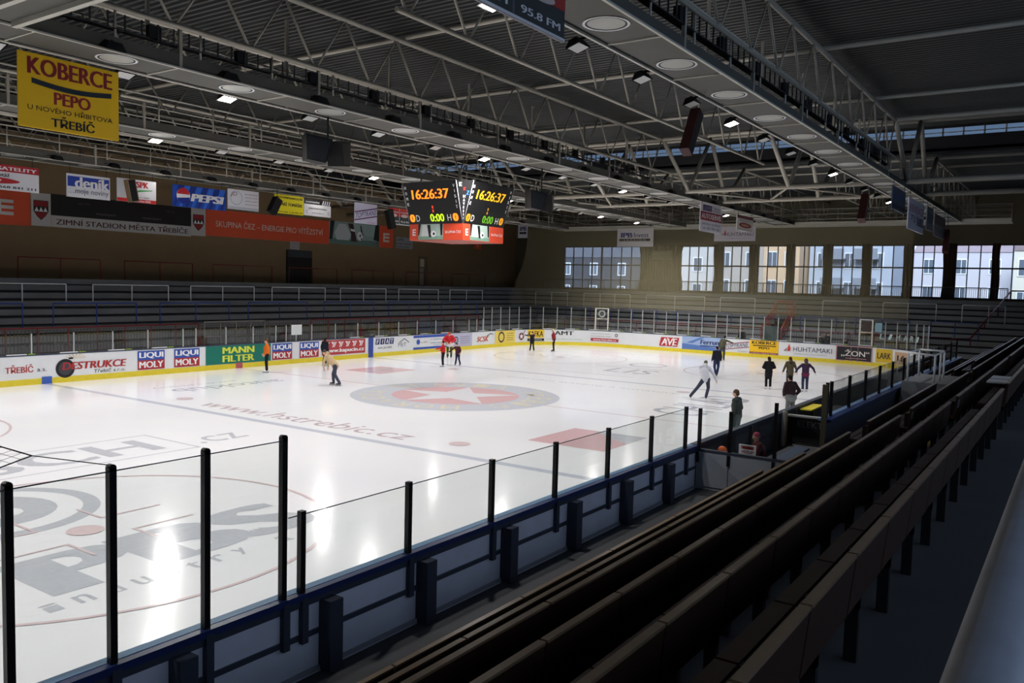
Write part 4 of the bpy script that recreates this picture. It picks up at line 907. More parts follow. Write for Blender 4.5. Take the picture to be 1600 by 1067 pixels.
# ------------------------------------------------------------------ hanging signs
def hsign(label, o, u, w, h, draw, back='#dfe0e4', top=None, name='hanging_sign', thick=.05, grp=None):
    """sign panel whose lower left corner is o; draw(mb, fr, w, h) prints on its face; cords go up to height top"""
    o = Vector(o); u = Vector(u).normalized(); n = u.cross(Vector((0, 0, 1)))
    e_ = empty(name, o, label, 'sign', grp); fr = plane((0, 0, 0), u, (0, 0, 1))
    m = MB(); R3 = Matrix((u, -n, Vector((0, 0, 1)))).transposed()
    m.box(u * (w / 2) + Vector((0, 0, h / 2)) - n * (thick / 2), (w, thick, h), ink(back), R3); draw(m, fr, w, h); m.build('panel', e_)
    if top is not None and top > o.z + h + .02:
        for t in (.08, .92):
            m = MB(); m.tube(u * (w * t) + Vector((0, 0, h)) - n * .02, u * (w * t) + Vector((0, 0, top - o.z)) - n * .02, .012, STEEL_D, 5)
            m.build('hanger', e_)
    return e_
XP = (1, 0, 0); YN = (0, -1, 0); L1, L2, L3 = .004, .009, .014
def T(m, fr, w, h, t, a, b_, c, d, col, bold=0.0, sh=0.0, l=L2): m.text(fr, t, a * w, b_ * h, c * w, d * h, ink(col) if isinstance(col, str) else col, bold, sh, l)
def Rr(m, fr, w, h, a, b_, c, d, col, l=L1): m.rect(fr, a * w, b_ * h, c * w, d * h, ink(col) if isinstance(col, str) else col, l)
SY = 15.1
def s_sat(m, f, w, h):
    Rr(m, f, w, h, 0, .72, 1, 1, '#a3262c'); T(m, f, w, h, 'VIDEA · SATELITY', .03, .78, .97, .92, PAPER, .03); T(m, f, w, h, 'servis · montáž', .1, .52, .62, .66, INK, .02)
    m.disc(f, .25 * w, .36 * h, .5 * w, ink('#a3262c'), L1, .14 * h); T(m, f, w, h, 'POKORNÝ', .1, .30, .52, .42, PAPER, .03); T(m, f, w, h, 'mobil, tel.: 568 841 211', .04, .06, .96, .17, INK, .02)
hsign('white and red satellite shop sign cut by the left picture edge', (-13.2, SY, 8.22), XP, 3.1, 1.05, s_sat, top=CZ)
def s_den(m, f, w, h):
    Rr(m, f, w, h, .02, .46, .98, .9, '#2a3f95'); T(m, f, w, h, 'deník', .18, .42, .98, .88, PAPER, .03); T(m, f, w, h, '…moje noviny', .04, .10, .96, .38, '#2a3354')
hsign('white newspaper sign with a blue band', (-8.92, SY, 8.22), XP, 1.98, 1.02, s_den, top=CZ)
def s_wsp(m, f, w, h):
    Rr(m, f, w, h, 0, 0, 1, .15, '#c22a2c'); T(m, f, w, h, 'WSPK', .28, .66, .80, .92, '#b3222a', .04)
    m.poly(f, [(.28 * w, .30 * h), (.55 * w, .55 * h), (.9 * w, .60 * h), (.9 * w, .57 * h), (.55 * w, .47 * h), (.34 * w, .26 * h)], ink('#3f9a4c'), L1); m.poly(f, [(.28 * w, .42 * h), (.5 * w, .6 * h), (.28 * w, .6 * h)], ink('#3f9a4c'), L1)
    T(m, f, w, h, 'POBOČKA TŘEBÍČ', .42, .20, .82, .27, INK); T(m, f, w, h, 'Karlovo náměstí 42/53', .25, .03, .85, .12, PAPER, .02)
hsign('white sign with red square letters and a green sweep', (-6.6, SY, 8.26), XP, 1.97, 1.06, s_wsp, top=CZ)
def s_pep(m, f, w, h):
    for k in range(9):
        a = k / 9; m.poly(f, [(a * w, 0), ((a + .05) * w, 0), (min(1, a + .22) * w, h), (min(1, a + .10) * w, h)], ink('#2f62c4' if k % 2 else '#12307e'), L1)
    cx, cy, r = .19 * w, .52 * h, .36 * h
    m.disc(f, cx, cy, r, PAPER, L2); m.disc(f, cx, cy + .03 * h, r * .93, ink('#b3262e'), L3, None, .12, PI - .12); m.disc(f, cx, cy - .04 * h, r * .93, ink('#1c2f86'), L3, None, PI + .25, 2 * PI - .05)
    T(m, f, w, h, 'PEPSI', .32, .30, .96, .66, PAPER, .05, .15, L3)
hsign('bright blue cola sign with a red, white and blue globe', (-3.74, SY, 8.28), XP, 3.08, 1.06, s_pep, back='#1d449c', top=CZ)
def s_jp(m, f, w, h):
    m.ring(f, .27 * w, .58 * h, .33 * h, .35 * h, ink('#7d8794'), L1, 30); T(m, f, w, h, 'JD', .08, .62, .30, .86, '#6a4050', 0, .2)
    for k in range(4): T(m, f, w, h, ('projekty', 'stavby a servis', 'elektro práce', 'inženýrská činnost')[k], .55, .76 - .17 * k, .96, .85 - .17 * k, '#8c5a64')
    Rr(m, f, w, h, 0, 0, 1, .14, '#b9bcc4')
hsign('white sign with a thin grey circle and small text', (-.55, SY, 8.43), XP, 1.98, 1.05, s_jp, top=CZ)
def s_yel(m, f, w, h):
    T(m, f, w, h, 'CESTOVNÍ KANCELÁŘ', .04, .80, .96, .94, INK, .03); T(m, f, w, h, 'TOMÁŠ TOMÁŠEK', .04, .42, .96, .62, INK, .03); T(m, f, w, h, 'Karlovo nám. 7, tel. 842 270', .03, .05, .97, .14, INK, .01)
hsign('bright yellow travel office sign with black lettering', (2.5, SY, 8.48), XP, 2.08, 1.04, s_yel, back='#e3d51f', top=CZ)
def s_bw(m, f, w, h):
    Rr(m, f, w, h, 0, .70, 1, 1, '#17181c'); T(m, f, w, h, 'KONFERENČNÍ', .06, .78, .56, .90, PAPER, .01)
    for k in range(4): m.poly(f, [((.66 + .08 * k) * w, .72 * h), ((.70 + .08 * k) * w, .72 * h), ((.74 + .08 * k) * w, .98 * h), ((.70 + .08 * k) * w, .98 * h)], PAPER, L2)
    T(m, f, w, h, 'ZDRAVOTNÍ TECHNIKA', .16, .40, .84, .52, INK, .02); T(m, f, w, h, 'www.konfer.cz', .28, .16, .72, .24, INK)
    for a in (.08, .88): T(m, f, w, h, 'C', a, .14, a + .06, .32, INK)
hsign('white sign with a black top band and slanted bars', (4.62, SY, 8.52), XP, 2.06, .95, s_bw, top=CZ)
hsign('large white sign with rising purple stripes under the far catwalk', (8.64, SY, 8.38), XP, 1.97, 1.26, lambda m, f, w, h: (toptrans(m, f, 0, .0, w, h * .95, L1, '#5a2a5a', '#27306a'), T(m, f, w, h, 'tel.: 568 843', .55, .05, .95, .10, '#8a3550')), back='#c9c6d8', top=CZ)
def s_rad(m, f, w, h):
    for a in (0, .51):
        Rr(m, f, w, h, a, .06, a + .49, 1, '#3a4040'); Rr(m, f, w, h, a, .50, a + .49, .86, '#b03a34', L2); Rr(m, f, w, h, a, .86, a + .49, 1, '#c9453c', L2)
        T(m, f, w, h, 'VYSOČINA', a + .03, .72, a + .46, .82, PAPER, .02, 0, L3); m.disc(f, (a + .22) * w, .56 * h, .16 * w, ink('#d6c4c0'), L3, .10 * h); T(m, f, w, h, '95.8 FM', a + .05, .14, a + .44, .26, PAPER, .02, 0, L3)
    Rr(m, f, w, h, 0, 0, 1, .05, PAPER, L3)
hsign('red and black double radio sign under the far catwalk', (11.7, SY, 8.54), XP, 2.0, 1.06, s_rad, top=CZ)
hsign('red and black double radio sign over the near stand, cut by the top edge', (-19.3, -14.95, 8.78), XP, 2.9, .95, s_rad, back='#5d5a66', top=CZ)
def s_kob(m, f, w, h):
    carpet(m, f, 0, 0, w, h, L1, web=False); m.rect(f, .06 * w, .0, .94 * w, .36 * h, ink('#e0b417'), L1 + .001)
    T(m, f, w, h, 'U NOVÉHO HŘBITOVA', .08, .24, .93, .33, INK, .0, 0, L3); T(m, f, w, h, 'TŘEBÍČ', .30, .05, .74, .21, INK, .02, 0, L3)
hsign('large yellow carpet-shop sign hanging from the second catwalk', (-19.1, -2.62, 8.06), XP, 2.3, 1.63, s_kob, back='#e0b417', top=CZ)
def s_ipb(m, f, w, h):
    T(m, f, w, h, 'IPB', .10, .50, .44, .76, '#2a2f7e', .04); T(m, f, w, h, 'Invest', .47, .50, .88, .76, '#2a2f7e', .01); Rr(m, f, w, h, .06, .30, .92, .44, INK); T(m, f, w, h, 'L E A S I N G', .2, .34, .8, .40, PAPER, .01, 0, L3)
hsign('white leasing sign with blue lettering and a black bar before the end wall', (34.35, 10.35, 8.22), YN, 3.28, 1.5, s_ipb, back='#e6e4ec', top=CZ)
hsign('white leasing sign half hidden by the net edge', (34.35, 20.4, 9.05), YN, 1.0, 1.25, lambda m, f, w, h: (T(m, f, w, h, 'IPB', .2, .5, .9, .8, '#2a2f7e', .03), Rr(m, f, w, h, .15, .28, .9, .42, INK)), back='#d9d7de', top=12.64)
def s_huh(m, f, w, h): sail(m, f, .22 * w, .42 * h, .55, L1); T(m, f, w, h, 'HUHTAMAKI', .26, .34, .96, .60, '#3c3f66', 0, .1); T(m, f, w, h, 'FLEXIBLE PACKAGING', .3, .16, .9, .22, '#8a8cae')
hsign('wide lilac-white sign with a red sail before the end wall', (34.35, 1.9, 8.6), YN, 3.25, 1.12, s_huh, back='#cfcbdc', top=CZ)
def s_aut(m, f, w, h):
    Rr(m, f, w, h, .10, .74, .52, .94, '#3a3258'); T(m, f, w, h, 'LOUVRE', .13, .78, .49, .90, '#a9a4c4', 0, 0, L3); T(m, f, w, h, 'ŠKODA', .62, .84, .92, .92, INK, .01); T(m, f, w, h, 'M. PLUCK', .58, .74, .94, .81, INK, .01)
    Rr(m, f, w, h, 0, .40, 1, .70, '#8c2028'); T(m, f, w, h, 'AUTOSERVIS', .04, .46, .96, .64, PAPER, .02, 0, L3); T(m, f, w, h, 'LAKOVNA · KLEMPÍRNA', .08, .24, .94, .33, '#3a3e5a'); T(m, f, w, h, 'tel. 602 704 106', .12, .08, .9, .17, '#3a3e5a')
hsign('white car workshop sign with a dark red band', (16.0, -4.32, 8.1), XP, 3.25, 1.58, s_aut, back='#dcd9e2', top=CZ)
def s_ova(m, f, w, h): Rr(m, f, w, h, 0, .80, 1, 1, '#6a2a34'); m.disc(f, .5 * w, .38 * h, .38 * w, ink('#8c2028'), L1, .17 * h); m.disc(f, .5 * w, .38 * h, .26 * w, ink('#b88a6a'), L2, .09 * h); T(m, f, w, h, 'POHOSTINSTVÍ', .15, .62, .85, .72, '#6a4a4a'); T(m, f, w, h, 'Nad Kaplí 1', .12, .06, .88, .15, INK)
hsign('white sign with a dark red oval below the second catwalk', (21.9, -4.32, 8.55), XP, 3.0, .95, s_ova, back='#d9d6d2', top=CZ)
hsign('dark blue-grey sign at the right edge of the nearest catwalk', (10.2, -15.2, 8.48), XP, 3.1, .98, lambda m, f, w, h: (T(m, f, w, h, 'JUNKERS', .1, .45, .9, .7, '#36509a', .01), Rr(m, f, w, h, 0, .08, 1, .25, '#1d2434')), back='#4a5568', top=CZ)
def s_dom(m, f, w, h): T(m, f, w, h, 'REKREACE', .08, .58, .92, .82, '#b0606c', .0); T(m, f, w, h, 'TJ', .12, .26, .40, .48, '#27305a', .01); T(m, f, w, h, 'TAURUS', .5, .2, .95, .48, '#27305a', .02)
hsign('large white sign with pink and dark blue lettering at the right', (14.2, -15.2, 7.92), XP, 4.5, 1.46, s_dom, back='#ebe7f6', top=CZ)
hsign('grey sign behind the large white one at the right', (19.6, -15.2, 8.25), XP, 2.2, 1.2, lambda m, f, w, h: Rr(m, f, w, h, .12, .3, .88, .75, '#4a5468'), back='#6a707a', top=CZ)
hsign('dim brown and grey sign, last under the nearest catwalk', (22.3, -15.2, 8.1), XP, 4.2, 1.2, lambda m, f, w, h: (Rr(m, f, w, h, 0, .55, 1, 1, '#4a2a2c'), T(m, f, w, h, 'STAVEBNINY', .1, .2, .9, .4, '#4a4a4e')), back='#6a676a', top=CZ)

# ------------------------------------------------------------------ banners on the far wall
def wban(label, x0, x1, z0, z1, draw, back, y=26.97, name='wall_banner'): return hsign(label, (x0, y, z0), XP, x1 - x0, z1 - z0, draw, back, None, name, .03)
ORNG = '#d4522f'
def logoE(m, f, cx, cy, s, col='#d9d4cf'):
    k = ink(col); m.rect(f, cx - .5 * s, cy - .5 * s, cx - .25 * s, cy + .5 * s, k, L2)
    for v in (-.5, -.1, .28): m.rect(f, cx - .25 * s, cy + v * s, cx + .5 * s, cy + (v + .22) * s, k, L2)
wban('orange banner with a pale square letter at the left', -9.5, -4.83, 7.42, 9.3, lambda m, f, w, h: logoE(m, f, 3.35, .95, .85), ORNG)
def crest(m, f, w, h):
    m.poly(f, [(.12 * w, .78 * h), (.88 * w, .78 * h), (.88 * w, .45 * h), (.72 * w, .30 * h), (.5 * w, .18 * h), (.28 * w, .30 * h), (.12 * w, .45 * h)], INK, L1)
    m.poly(f, [(.15 * w, .76 * h), (.85 * w, .76 * h), (.85 * w, .60 * h), (.15 * w, .60 * h)], ink('#8c1f26'), L2); m.poly(f, [(.18 * w, .42 * h), (.82 * w, .42 * h), (.70 * w, .31 * h), (.5 * w, .21 * h), (.30 * w, .31 * h)], ink('#8c1f26'), L2)
    for c in (.28, .5, .72): m.poly(f, [((c - .11) * w, .44 * h), ((c + .11) * w, .44 * h), (c * w, .58 * h)], PAPER, L2)
wban('white banner with a red and black town crest, left of the black banner', -4.8, -3.71, 7.47, 9.32, crest, '#b9b7b4')
wban('long black banner with faint lettering on the far wall', -3.70, 5.38, 8.14, 9.35, lambda m, f, w, h: (T(m, f, w, h, 'nissansport', .29, .14, .43, .30, '#6a675e'), T(m, f, w, h, 'nissansport', .62, .14, .76, .30, '#6a675e'), T(m, f, w, h, 'servis', .17, .6, .25, .75, '#4d463a'), T(m, f, w, h, 'dílny', .8, .6, .87, .75, '#4d463a')), '#191716')
wban('long white banner with dark capitals on the far wall', -3.70, 5.38, 7.47, 8.13, lambda m, f, w, h: T(m, f, w, h, 'ZIMNÍ STADION MĚSTA TŘEBÍČE', .03, .24, .975, .86, '#4a1d20', .012), '#b9b7b4')
wban('white banner with a red and black town crest, right of the black banner', 5.39, 6.49, 7.55, 9.36, crest, '#b9b7b4')
wban('long orange banner with a white slogan', 6.51, 17.62, 7.62, 9.42, lambda m, f, w, h: T(m, f, w, h, 'SKUPINA ČEZ – ENERGIE PRO VÍTĚZSTVÍ', .07, .36, .94, .66, '#d2cac4', .0), ORNG)
def photo(m, f, w, h):
    Rr(m, f, w, h, 0, 0, 1, .25, '#5f7a74'); Rr(m, f, w, h, .45, .45, 1, .95, '#9fb3b0')
    m.poly(f, [(.14 * w, .2 * h), (.38 * w, .2 * h), (.42 * w, .45 * h), (.32 * w, .9 * h), (.18 * w, .9 * h), (.10 * w, .5 * h)], ink('#c4c9cc'), L2)
    m.poly(f, [(.36 * w, .95 * h), (.46 * w, .95 * h), (.50 * w, .55 * h), (.54 * w, .16 * h), (.42 * w, .16 * h), (.42 * w, .5 * h)], ink('#3a2426'), L3); m.poly(f, [(.02 * w, 1 * h), (.10 * w, 1 * h), (.06 * w, .2 * h), (0, .2 * h)], ink('#2a2c30'), L3)
    m.poly(f, [(.40 * w, .72 * h), (.49 * w, .70 * h), (.5 * w, .6 * h), (.42 * w, .62 * h)], PAPER, L3 + .003)
    m.poly(f, [(.92 * w, 1 * h), (1.0 * w, 1 * h), (1.0 * w, .25 * h), (.88 * w, .3 * h)], ink('#26302e'), L3); m.disc(f, .60 * w, .42 * h, .18 * h, PAPER, L3, .2 * h); m.disc(f, .60 * w, .44 * h, .05 * h, INK, L3 + .004); m.disc(f, .63 * w, .30 * h, .04 * h, INK, L3 + .004); m.disc(f, .66 * w, .5 * h, .04 * h, INK, L3 + .004); m.poly(f, [(.60 * w, .9 * h), (.62 * w, .9 * h), (.66 * w, .5 * h), (.63 * w, .5 * h)], INK, L3)
wban('pale green banner picturing players\' legs and a ball', 17.63, 23.24, 7.69, 9.5, photo, '#8fa39e')
wban('orange banner with a pale square letter beside the ball picture', 23.25, 24.97, 7.68, 9.5, lambda m, f, w, h: logoE(m, f, .86, .85, .75), ORNG)
wban('small grey plate with dark lettering on the far wall', 25.4, 27.5, 7.72, 8.68, lambda m, f, w, h: (T(m, f, w, h, 'AUTO', .06, .66, .42, .9, INK, .02), T(m, f, w, h, 'PŮJČOVNA', .06, .3, .9, .54, '#4a2428', .02), Rr(m, f, w, h, .06, .1, .8, .18, '#5a5d66')), '#8c8f96')
wban('small white notice over the barred door', 13.75, 14.65, 7.05, 7.65, lambda m, f, w, h: (T(m, f, w, h, 'VCHOD', .1, .55, .9, .8, '#7c5a5c'), T(m, f, w, h, 'SEKTOR', .1, .2, .9, .42, '#7c5a5c')), '#a3a0a2', name='wall_notice')
wban('orange poster at the far right of the far wall', 36.5, 37.6, 8.2, 9.2, lambda m, f, w, h: T(m, f, w, h, '!', .4, .2, .6, .8, PAPER, .03), '#d9562e')
# doors of the far wall
mb = MB(); mb.b2((13.4, 26.9, 4.5), (15.8, 26.99, 7.0), BLACK); mb.b2((13.4, 26.86, 6.45), (15.8, 26.9, 7.0), ink('#2c3036')); do = structure(mb.build('door_1'), 'dark barred double door in the far wall', 'door')
mb = MB()
for i in range(17): mb.b2((13.45 + .145 * i, 26.84, 4.5), (13.48 + .145 * i, 26.87, 6.45), ink('#3f3a34'))
mb.build('door_bar', do)
mb = MB(); mb.b2((28.35, 26.92, 4.5), (29.5, 26.99, 7.15), ink('#5d5140')); do = structure(mb.build('door_2'), 'pale door with a sign in the far wall', 'door')
mb = MB(); mb.b2((28.45, 26.88, 6.2), (29.0, 26.92, 6.9), ink('#b9a98a')); mb.b2((28.4, 26.88, 4.6), (28.95, 26.92, 6.1), ink('#8c8676')); mb.build('door_panel', do)

# ------------------------------------------------------------------ scoreboard
SCX, SCY, SA, SB, SA2, SZT, SZB = .223, .368, 1.955, 1.443, 1.436, 8.984, 7.283
sc = empty('scoreboard', (SCX, SCY, SZB), 'black four-sided scoreboard cube hanging over centre ice', 'scoreboard')
def led(name, h, e): return mat('led_' + name, h, .5, emit=e)
LO, LY, LG, LR, LW = led('orange', '#ff7a1a', 1.9), led('amber', '#e0a81c', 1.0), led('green', '#b9e01a', 1.2), led('red', '#ff4020', 1.2), mat('score_white', '#dcdcdc', .5, emit=.25)
LO2, LG2 = led('amber_dim', '#c98a1a', .8), led('green_dim', '#5a9a1a', .8)
def bil(A, B_, C_, D):
    A, B_, C_, D = [Vector(q) - sc.location for q in (A, B_, C_, D)]; n = (B_ - A).cross(D - A).normalized()
    def fr(u, v, l): return (A * (1 - u) + B_ * u) * (1 - v) + (D * (1 - u) + C_ * u) * v + n * l
    fr.curved = False; return fr
def ring_pts(a, b_): return [(-a, b_), (-a, -b_), (-b_, -a), (b_, -a), (a, -b_), (a, b_), (b_, a), (-b_, a)]
m = MB(); t_ = [(x, y, SZT - SZB) for x, y in ring_pts(SA, SB)]; q_ = [(x, y, 0) for x, y in ring_pts(SA2, SA2 - .02)]
m.add(t_ + q_, [tuple(range(7, -1, -1)), tuple(range(8, 16))] + [(i, (i + 1) % 8, 8 + (i + 1) % 8, 8 + i) for i in range(8)], BLACK); m.build('cabinet', sc)
def P3(x, y, z): return (SCX + x, SCY + y, z)
faces = []
for r in range(4):
    c, s_ = math.cos(PI / 2 * r), math.sin(PI / 2 * r); ro = lambda x, y, z: P3(x * c - y * s_, x * s_ + y * c, z)
    faces.append((bil(ro(-SA2, SA2, SZB), ro(-SA2, -SA2, SZB), ro(-SA, -SB, SZT), ro(-SA, SB, SZT)), bil(ro(-SA2, -SA2 + .02, SZB), ro(-SA2 + .02, -SA2, SZB), ro(-SB, -SA, SZT), ro(-SA, -SB, SZT)), bil(ro(-SA2, SA2, SZB - .68), ro(-SA2, -SA2, SZB - .68), ro(-SA2, -SA2, SZB), ro(-SA2, SA2, SZB))))
for r, (f, wd, lo) in enumerate(faces):
    bright = r == 0; O = LO if bright else LY; O2 = LO if bright else LO2; G = LG if bright else LG2
    m = MB(); m.text(f, '16:26:37', .14, .60, .84, .82, O, .02, .06, .012); m.build('clock_digits', sc)
    m = MB(); m.rect(f, .485, .28, .505, .34, LR if bright else O2, .012); m.rect(f, .485, .37, .505, .43, LR if bright else O2, .012); m.build('period_digit', sc)
    for t, a, b_, q in (('0', .03, .13, O2), ('0', .84, .94, O2), ('0:00', .42, .68, G)):
        m = MB(); m.text(f, t, a, .06, b_, .24, q, .05 if t == '0' else .02, 0, .012); m.build('score_digit', sc)
    m = MB(); m.text(f, 'D', .15, .07, .22, .22, LW, 0, 0, .012); m.text(f, 'H', .74, .07, .81, .22, LW, 0, 0, .012)
    for i, ch in enumerate('HOME'): m.text(f, ch, .02 + .003 * i, .84 - .13 * i, .055 + .003 * i, .91 - .13 * i, LW, .02, 0, .012)
    for i, ch in enumerate('VISIT'): m.text(f, ch, .925 if ch != 'I' else .94, .84 - .12 * i, .96 if ch != 'I' else .95, .91 - .12 * i, LW, .02, 0, .012)
    m.build('score_lettering', sc)
    m = MB()
    for a, b_ in ((-.02, .02), (.98, 1.02)): m.add([wd(a, 0, .01), wd(b_, 0, .01), wd(b_, 1, .01), wd(a, 1, .01)], [(0, 1, 2, 3)], LW)
    m.text(wd, 'E', .15, .86, .33, .95, LW, .04, 0, .012); m.text(wd, 'K', .42, .76, .62, .84, led('k', '#8a1c1c', .3), .04, 0, .012); m.text(wd, 'Z', .66, .67, .88, .76, led('z', '#2a6ad0', .4), .04, 0, .012)
    for i, ch in enumerate('HAVÍŘOV'): z = .60 - .085 * i; m.text(wd, ch, .40, z, .60, z + .06, LW, .04, 0, .012)
    m.build('corner_lettering', sc)
    m = MB(); m.rect(lo, 0, 0, 1, 1, ink('#d04a2e'), .004); m.rect(lo, .17, .04, .64, 1, ink('#a9beb4'), .008); m.rect(lo, .17, .04, .64, .25, ink('#7da08e'), .01)
    m.poly(lo, [(.23, .25), (.37, .25), (.33, .95), (.25, .95)], ink('#d9dcdc'), .012); m.poly(lo, [(.34, .95), (.40, .95), (.42, .2), (.38, .2)], INK, .012); m.disc(lo, .46, .4, .05, PAPER, .013, .2); m.disc(lo, .47, .4, .02, INK, .015, .08); m.poly(lo, [(.58, 1), (.63, 1), (.63, .3), (.60, .3)], INK, .012); m.poly(lo, [(.17, 1), (.22, 1), (.19, .3), (.17, .3)], INK, .012)
    for a, b_, c, d in ((.06, .3, .075, .7), (.075, .3, .12, .38), (.075, .46, .12, .54), (.075, .62, .12, .7)): m.rect(lo, a, b_, c, d, PAPER, .012)
    m.text(lo, 'SKUPINA ČEZ', .68, .42, .97, .62, PAPER, .0, 0, .012); m.build('lower_banner', sc)
m = MB(); m.b2((-SA2 + .02, -SA2 + .02, -.68), (SA2 - .02, SA2 - .02, -.02), ink('#8a3322')); m.build('lower_box', sc)
for x in (-1, 1):
    for y in (-1, 1): m = MB(); m.tube((x * 1.2, y * 1.2, SZT - SZB), (x * .9, y * .25, ZB - SZB), .03, STEEL); m.build('hanger', sc)

# ------------------------------------------------------------------ loudspeakers
SPK = mat('speaker_black', '#0a0a0b', .7); SPR = mat('speaker_red', '#3f1a18', .6)
def twin(x, y, z, label):
    e_ = empty('loudspeaker_pair', (x, y, z), label, 'loudspeaker')
    m = MB(); m.tube((0, 0, .3), (0, 0, CZ - z), .03, STEEL_D); m.build('rod', e_)
    for s in (-1, 1):
        m = MB(); R3 = Matrix.Rotation(s * .45, 3, 'Z') @ Matrix.Rotation(-.12 * s, 3, 'Y')
        for k in range(1): m.prism([(-.30, -.36), (.28, -.36), (.40, .38), (-.42, .38)], -.25, .25, SPK, 'y')
        m.v = [tuple(R3 @ Vector(q) + Vector((s * .46, 0, 0))) for q in m.v]; m.build('cabinet', e_)
        m = MB(); R4 = [(a, -.26, b_) for a, b_ in ((-.26, -.31), (.24, -.31), (.35, .32), (-.37, .32))]; m.add([tuple(R3 @ Vector(q) + Vector((s * .46, 0, 0))) for q in R4], [(0, 1, 2, 3)], BLACK); m.build('grille', e_)
twin(-10.4, -3.0, 8.69, 'black pair of loudspeakers hanging from the second catwalk, left of the scoreboard')
twin(1.65, -3.0, 8.35, 'black pair of loudspeakers hanging from the second catwalk, right of the scoreboard')
def column(x, y, z, L, w, tilt, mt, label, top=CZ, roll=0):
    e_ = empty('column_loudspeaker', (x, y, z), label, 'loudspeaker'); R3 = Matrix.Rotation(roll, 3, 'Z') @ Matrix.Rotation(tilt, 3, 'Y')
    m = MB(); m.box((0, 0, 0), (w, w * .8, L), mt, R3); m.build('cabinet', e_)
    m = MB(); m.box(R3 @ Vector((0, -w * .41, 0)), (w * .8, .01, L * .92), SPK, R3); m.build('grille', e_)
    m = MB(); m.tube(R3 @ Vector((0, 0, L * .42)), (R3 @ Vector((0, 0, L * .42))).xy.to_3d() + Vector((0, 0, top - z)), .015, STEEL_D, 5); m.build('rod', e_)
column(-6.85, -13.2, 9.05, 1.35, .33, .52, SPR, 'long dark red column loudspeaker tilted under the nearest catwalk', 9.76)
column(14.3, -13.2, 8.9, 1.4, .4, .5, SPR, 'smaller dark red column loudspeaker farther along the nearest catwalk', 9.76)
column(-6.25, 14.5, 8.72, 1.05, .4, -.2, mat('speaker_wood', '#8c7456', .6), 'pale wooden column loudspeaker before the sign with the green sweep', CZ)
column(2.1, 14.6, 8.8, .9, .45, .5, SPK, 'dark tilted column loudspeaker left of the yellow sign', CZ)
column(11.3, 14.6, 8.8, 1.2, .45, -.3, SPK, 'black column loudspeaker left of the double radio sign', CZ)
column(26.5, -15.3, 8.0, 1.4, .35, .4, SPR, 'dark red column loudspeaker beyond the last signs at the right', CZ)

# ------------------------------------------------------------------ safety net curtain and window curtains
mb = MB(); E0 = [(10.4, 18.5), (9.4, 18.55), (8.5, 18.62), (7.6, 18.78), (6.8, 19.0), (6.0, 19.35), (5.1, 19.8), (4.2, 20.15), (3.08, 20.5)]
n = 60
for j in range(len(E0) - 1):
    for i in range(n):
        def pt(ii, q): t = ii / n; y = q[1] + (-12.5 - q[1]) * t; return (33.2 + .06 * math.sin(9 * t + q[0] * .4) + .04 * math.sin(31 * t), y, q[0] if q[0] < 10 else 9.75)
        mb.add([pt(i, E0[j]), pt(i + 1, E0[j]), pt(i + 1, E0[j + 1]), pt(i, E0[j + 1])], [(0, 3, 2, 1)], NETM, True)
o = mb.build('safety_net'); tag(o, 'large olive safety net hanging before the end wall with a curved left edge', 'net')
def curtain(y0, y1, label, taper=0.0):
    m = MB(); n = max(6, int(abs(y1 - y0) / .07)); K = 8; vs = []
    for j in range(K + 1):
        z = 8.85 - (8.85 - 4.6) * j / K; k = 1 - taper * math.sin(PI * min(1, j / K * 1.15))
        for i in range(n + 1):
            t = i / n; vs.append((43.645 + .05 * math.sin(t * (y1 - y0) / .3 * 2 * PI), (y0 + y1) / 2 + (t - .5) * (y1 - y0) * k + .05 * math.sin(j * .9), z))
    m.add(vs, [(j * (n + 1) + i, j * (n + 1) + i + 1, (j + 1) * (n + 1) + i + 1, (j + 1) * (n + 1) + i) for j in range(K) for i in range(n)], CURT, True)
    tag(m.build('curtain'), label, 'curtain', 'curtains between the end windows')
cy = [(8.3, 12.8), (4.5, 5.45), (1.35, 2.2), (-1.72, -1.0), (-4.85, -4.05), (-7.85, -7.1), (-10.95, -10.2), (-13.95, -13.0), (-16.85, -16.3)]
for i, (a, b_) in enumerate(cy): curtain(a, b_, 'dark brown gathered curtain on the end wall, %s from the left' % ORD[i], .12)
mb = MB(); fr = plane((43.4, 11.5, 7.5), YN, (0, 0, 1)); mb.b2((43.4, 9.3, 7.5), (43.43, 11.4, 8.35), ink('#6d6a62')); mb.text(fr, 'ZÁKAZ KOUŘENÍ', .2, .5, 1.9, .65, ink('#8c8a84')); o = mb.build('wall_notice'); tag(o, 'faint grey notice on the end wall right of the leasing sign', 'sign')

# ------------------------------------------------------------------ people
SKIN = mat('skin', '#c39a83', .55); EYE = mat('eye_dark', '#20181a', .3); SKATE_W = mat('skate_white', '#d8d8d4', .4); SKATE_K = mat('skate_black', '#1c1c20', .4); BLADE = mat('blade_steel', '#9a9da2', .25, .9)
def remesh(mb_, vox, mt):
    me = bpy.data.meshes.new('tmp'); me.from_pydata(mb_.v, [], mb_.f); me.update()
    o = bpy.data.objects.new('tmp', me); COL.objects.link(o)
    md = o.modifiers.new('r', 'REMESH'); md.mode = 'VOXEL'; md.voxel_size = vox; md.use_smooth_shade = True
    sm = o.modifiers.new('s', 'SMOOTH'); sm.iterations = 2; sm.factor = .5
    dg = bpy.context.evaluated_depsgraph_get(); dg.update(); r = bpy.data.meshes.new_from_object(o.evaluated_get(dg))
    bpy.data.objects.remove(o); bpy.data.meshes.remove(me); r.materials.clear(); r.materials.append(mt)
    r.polygons.foreach_set('use_smooth', [True] * len(r.polygons)); return r
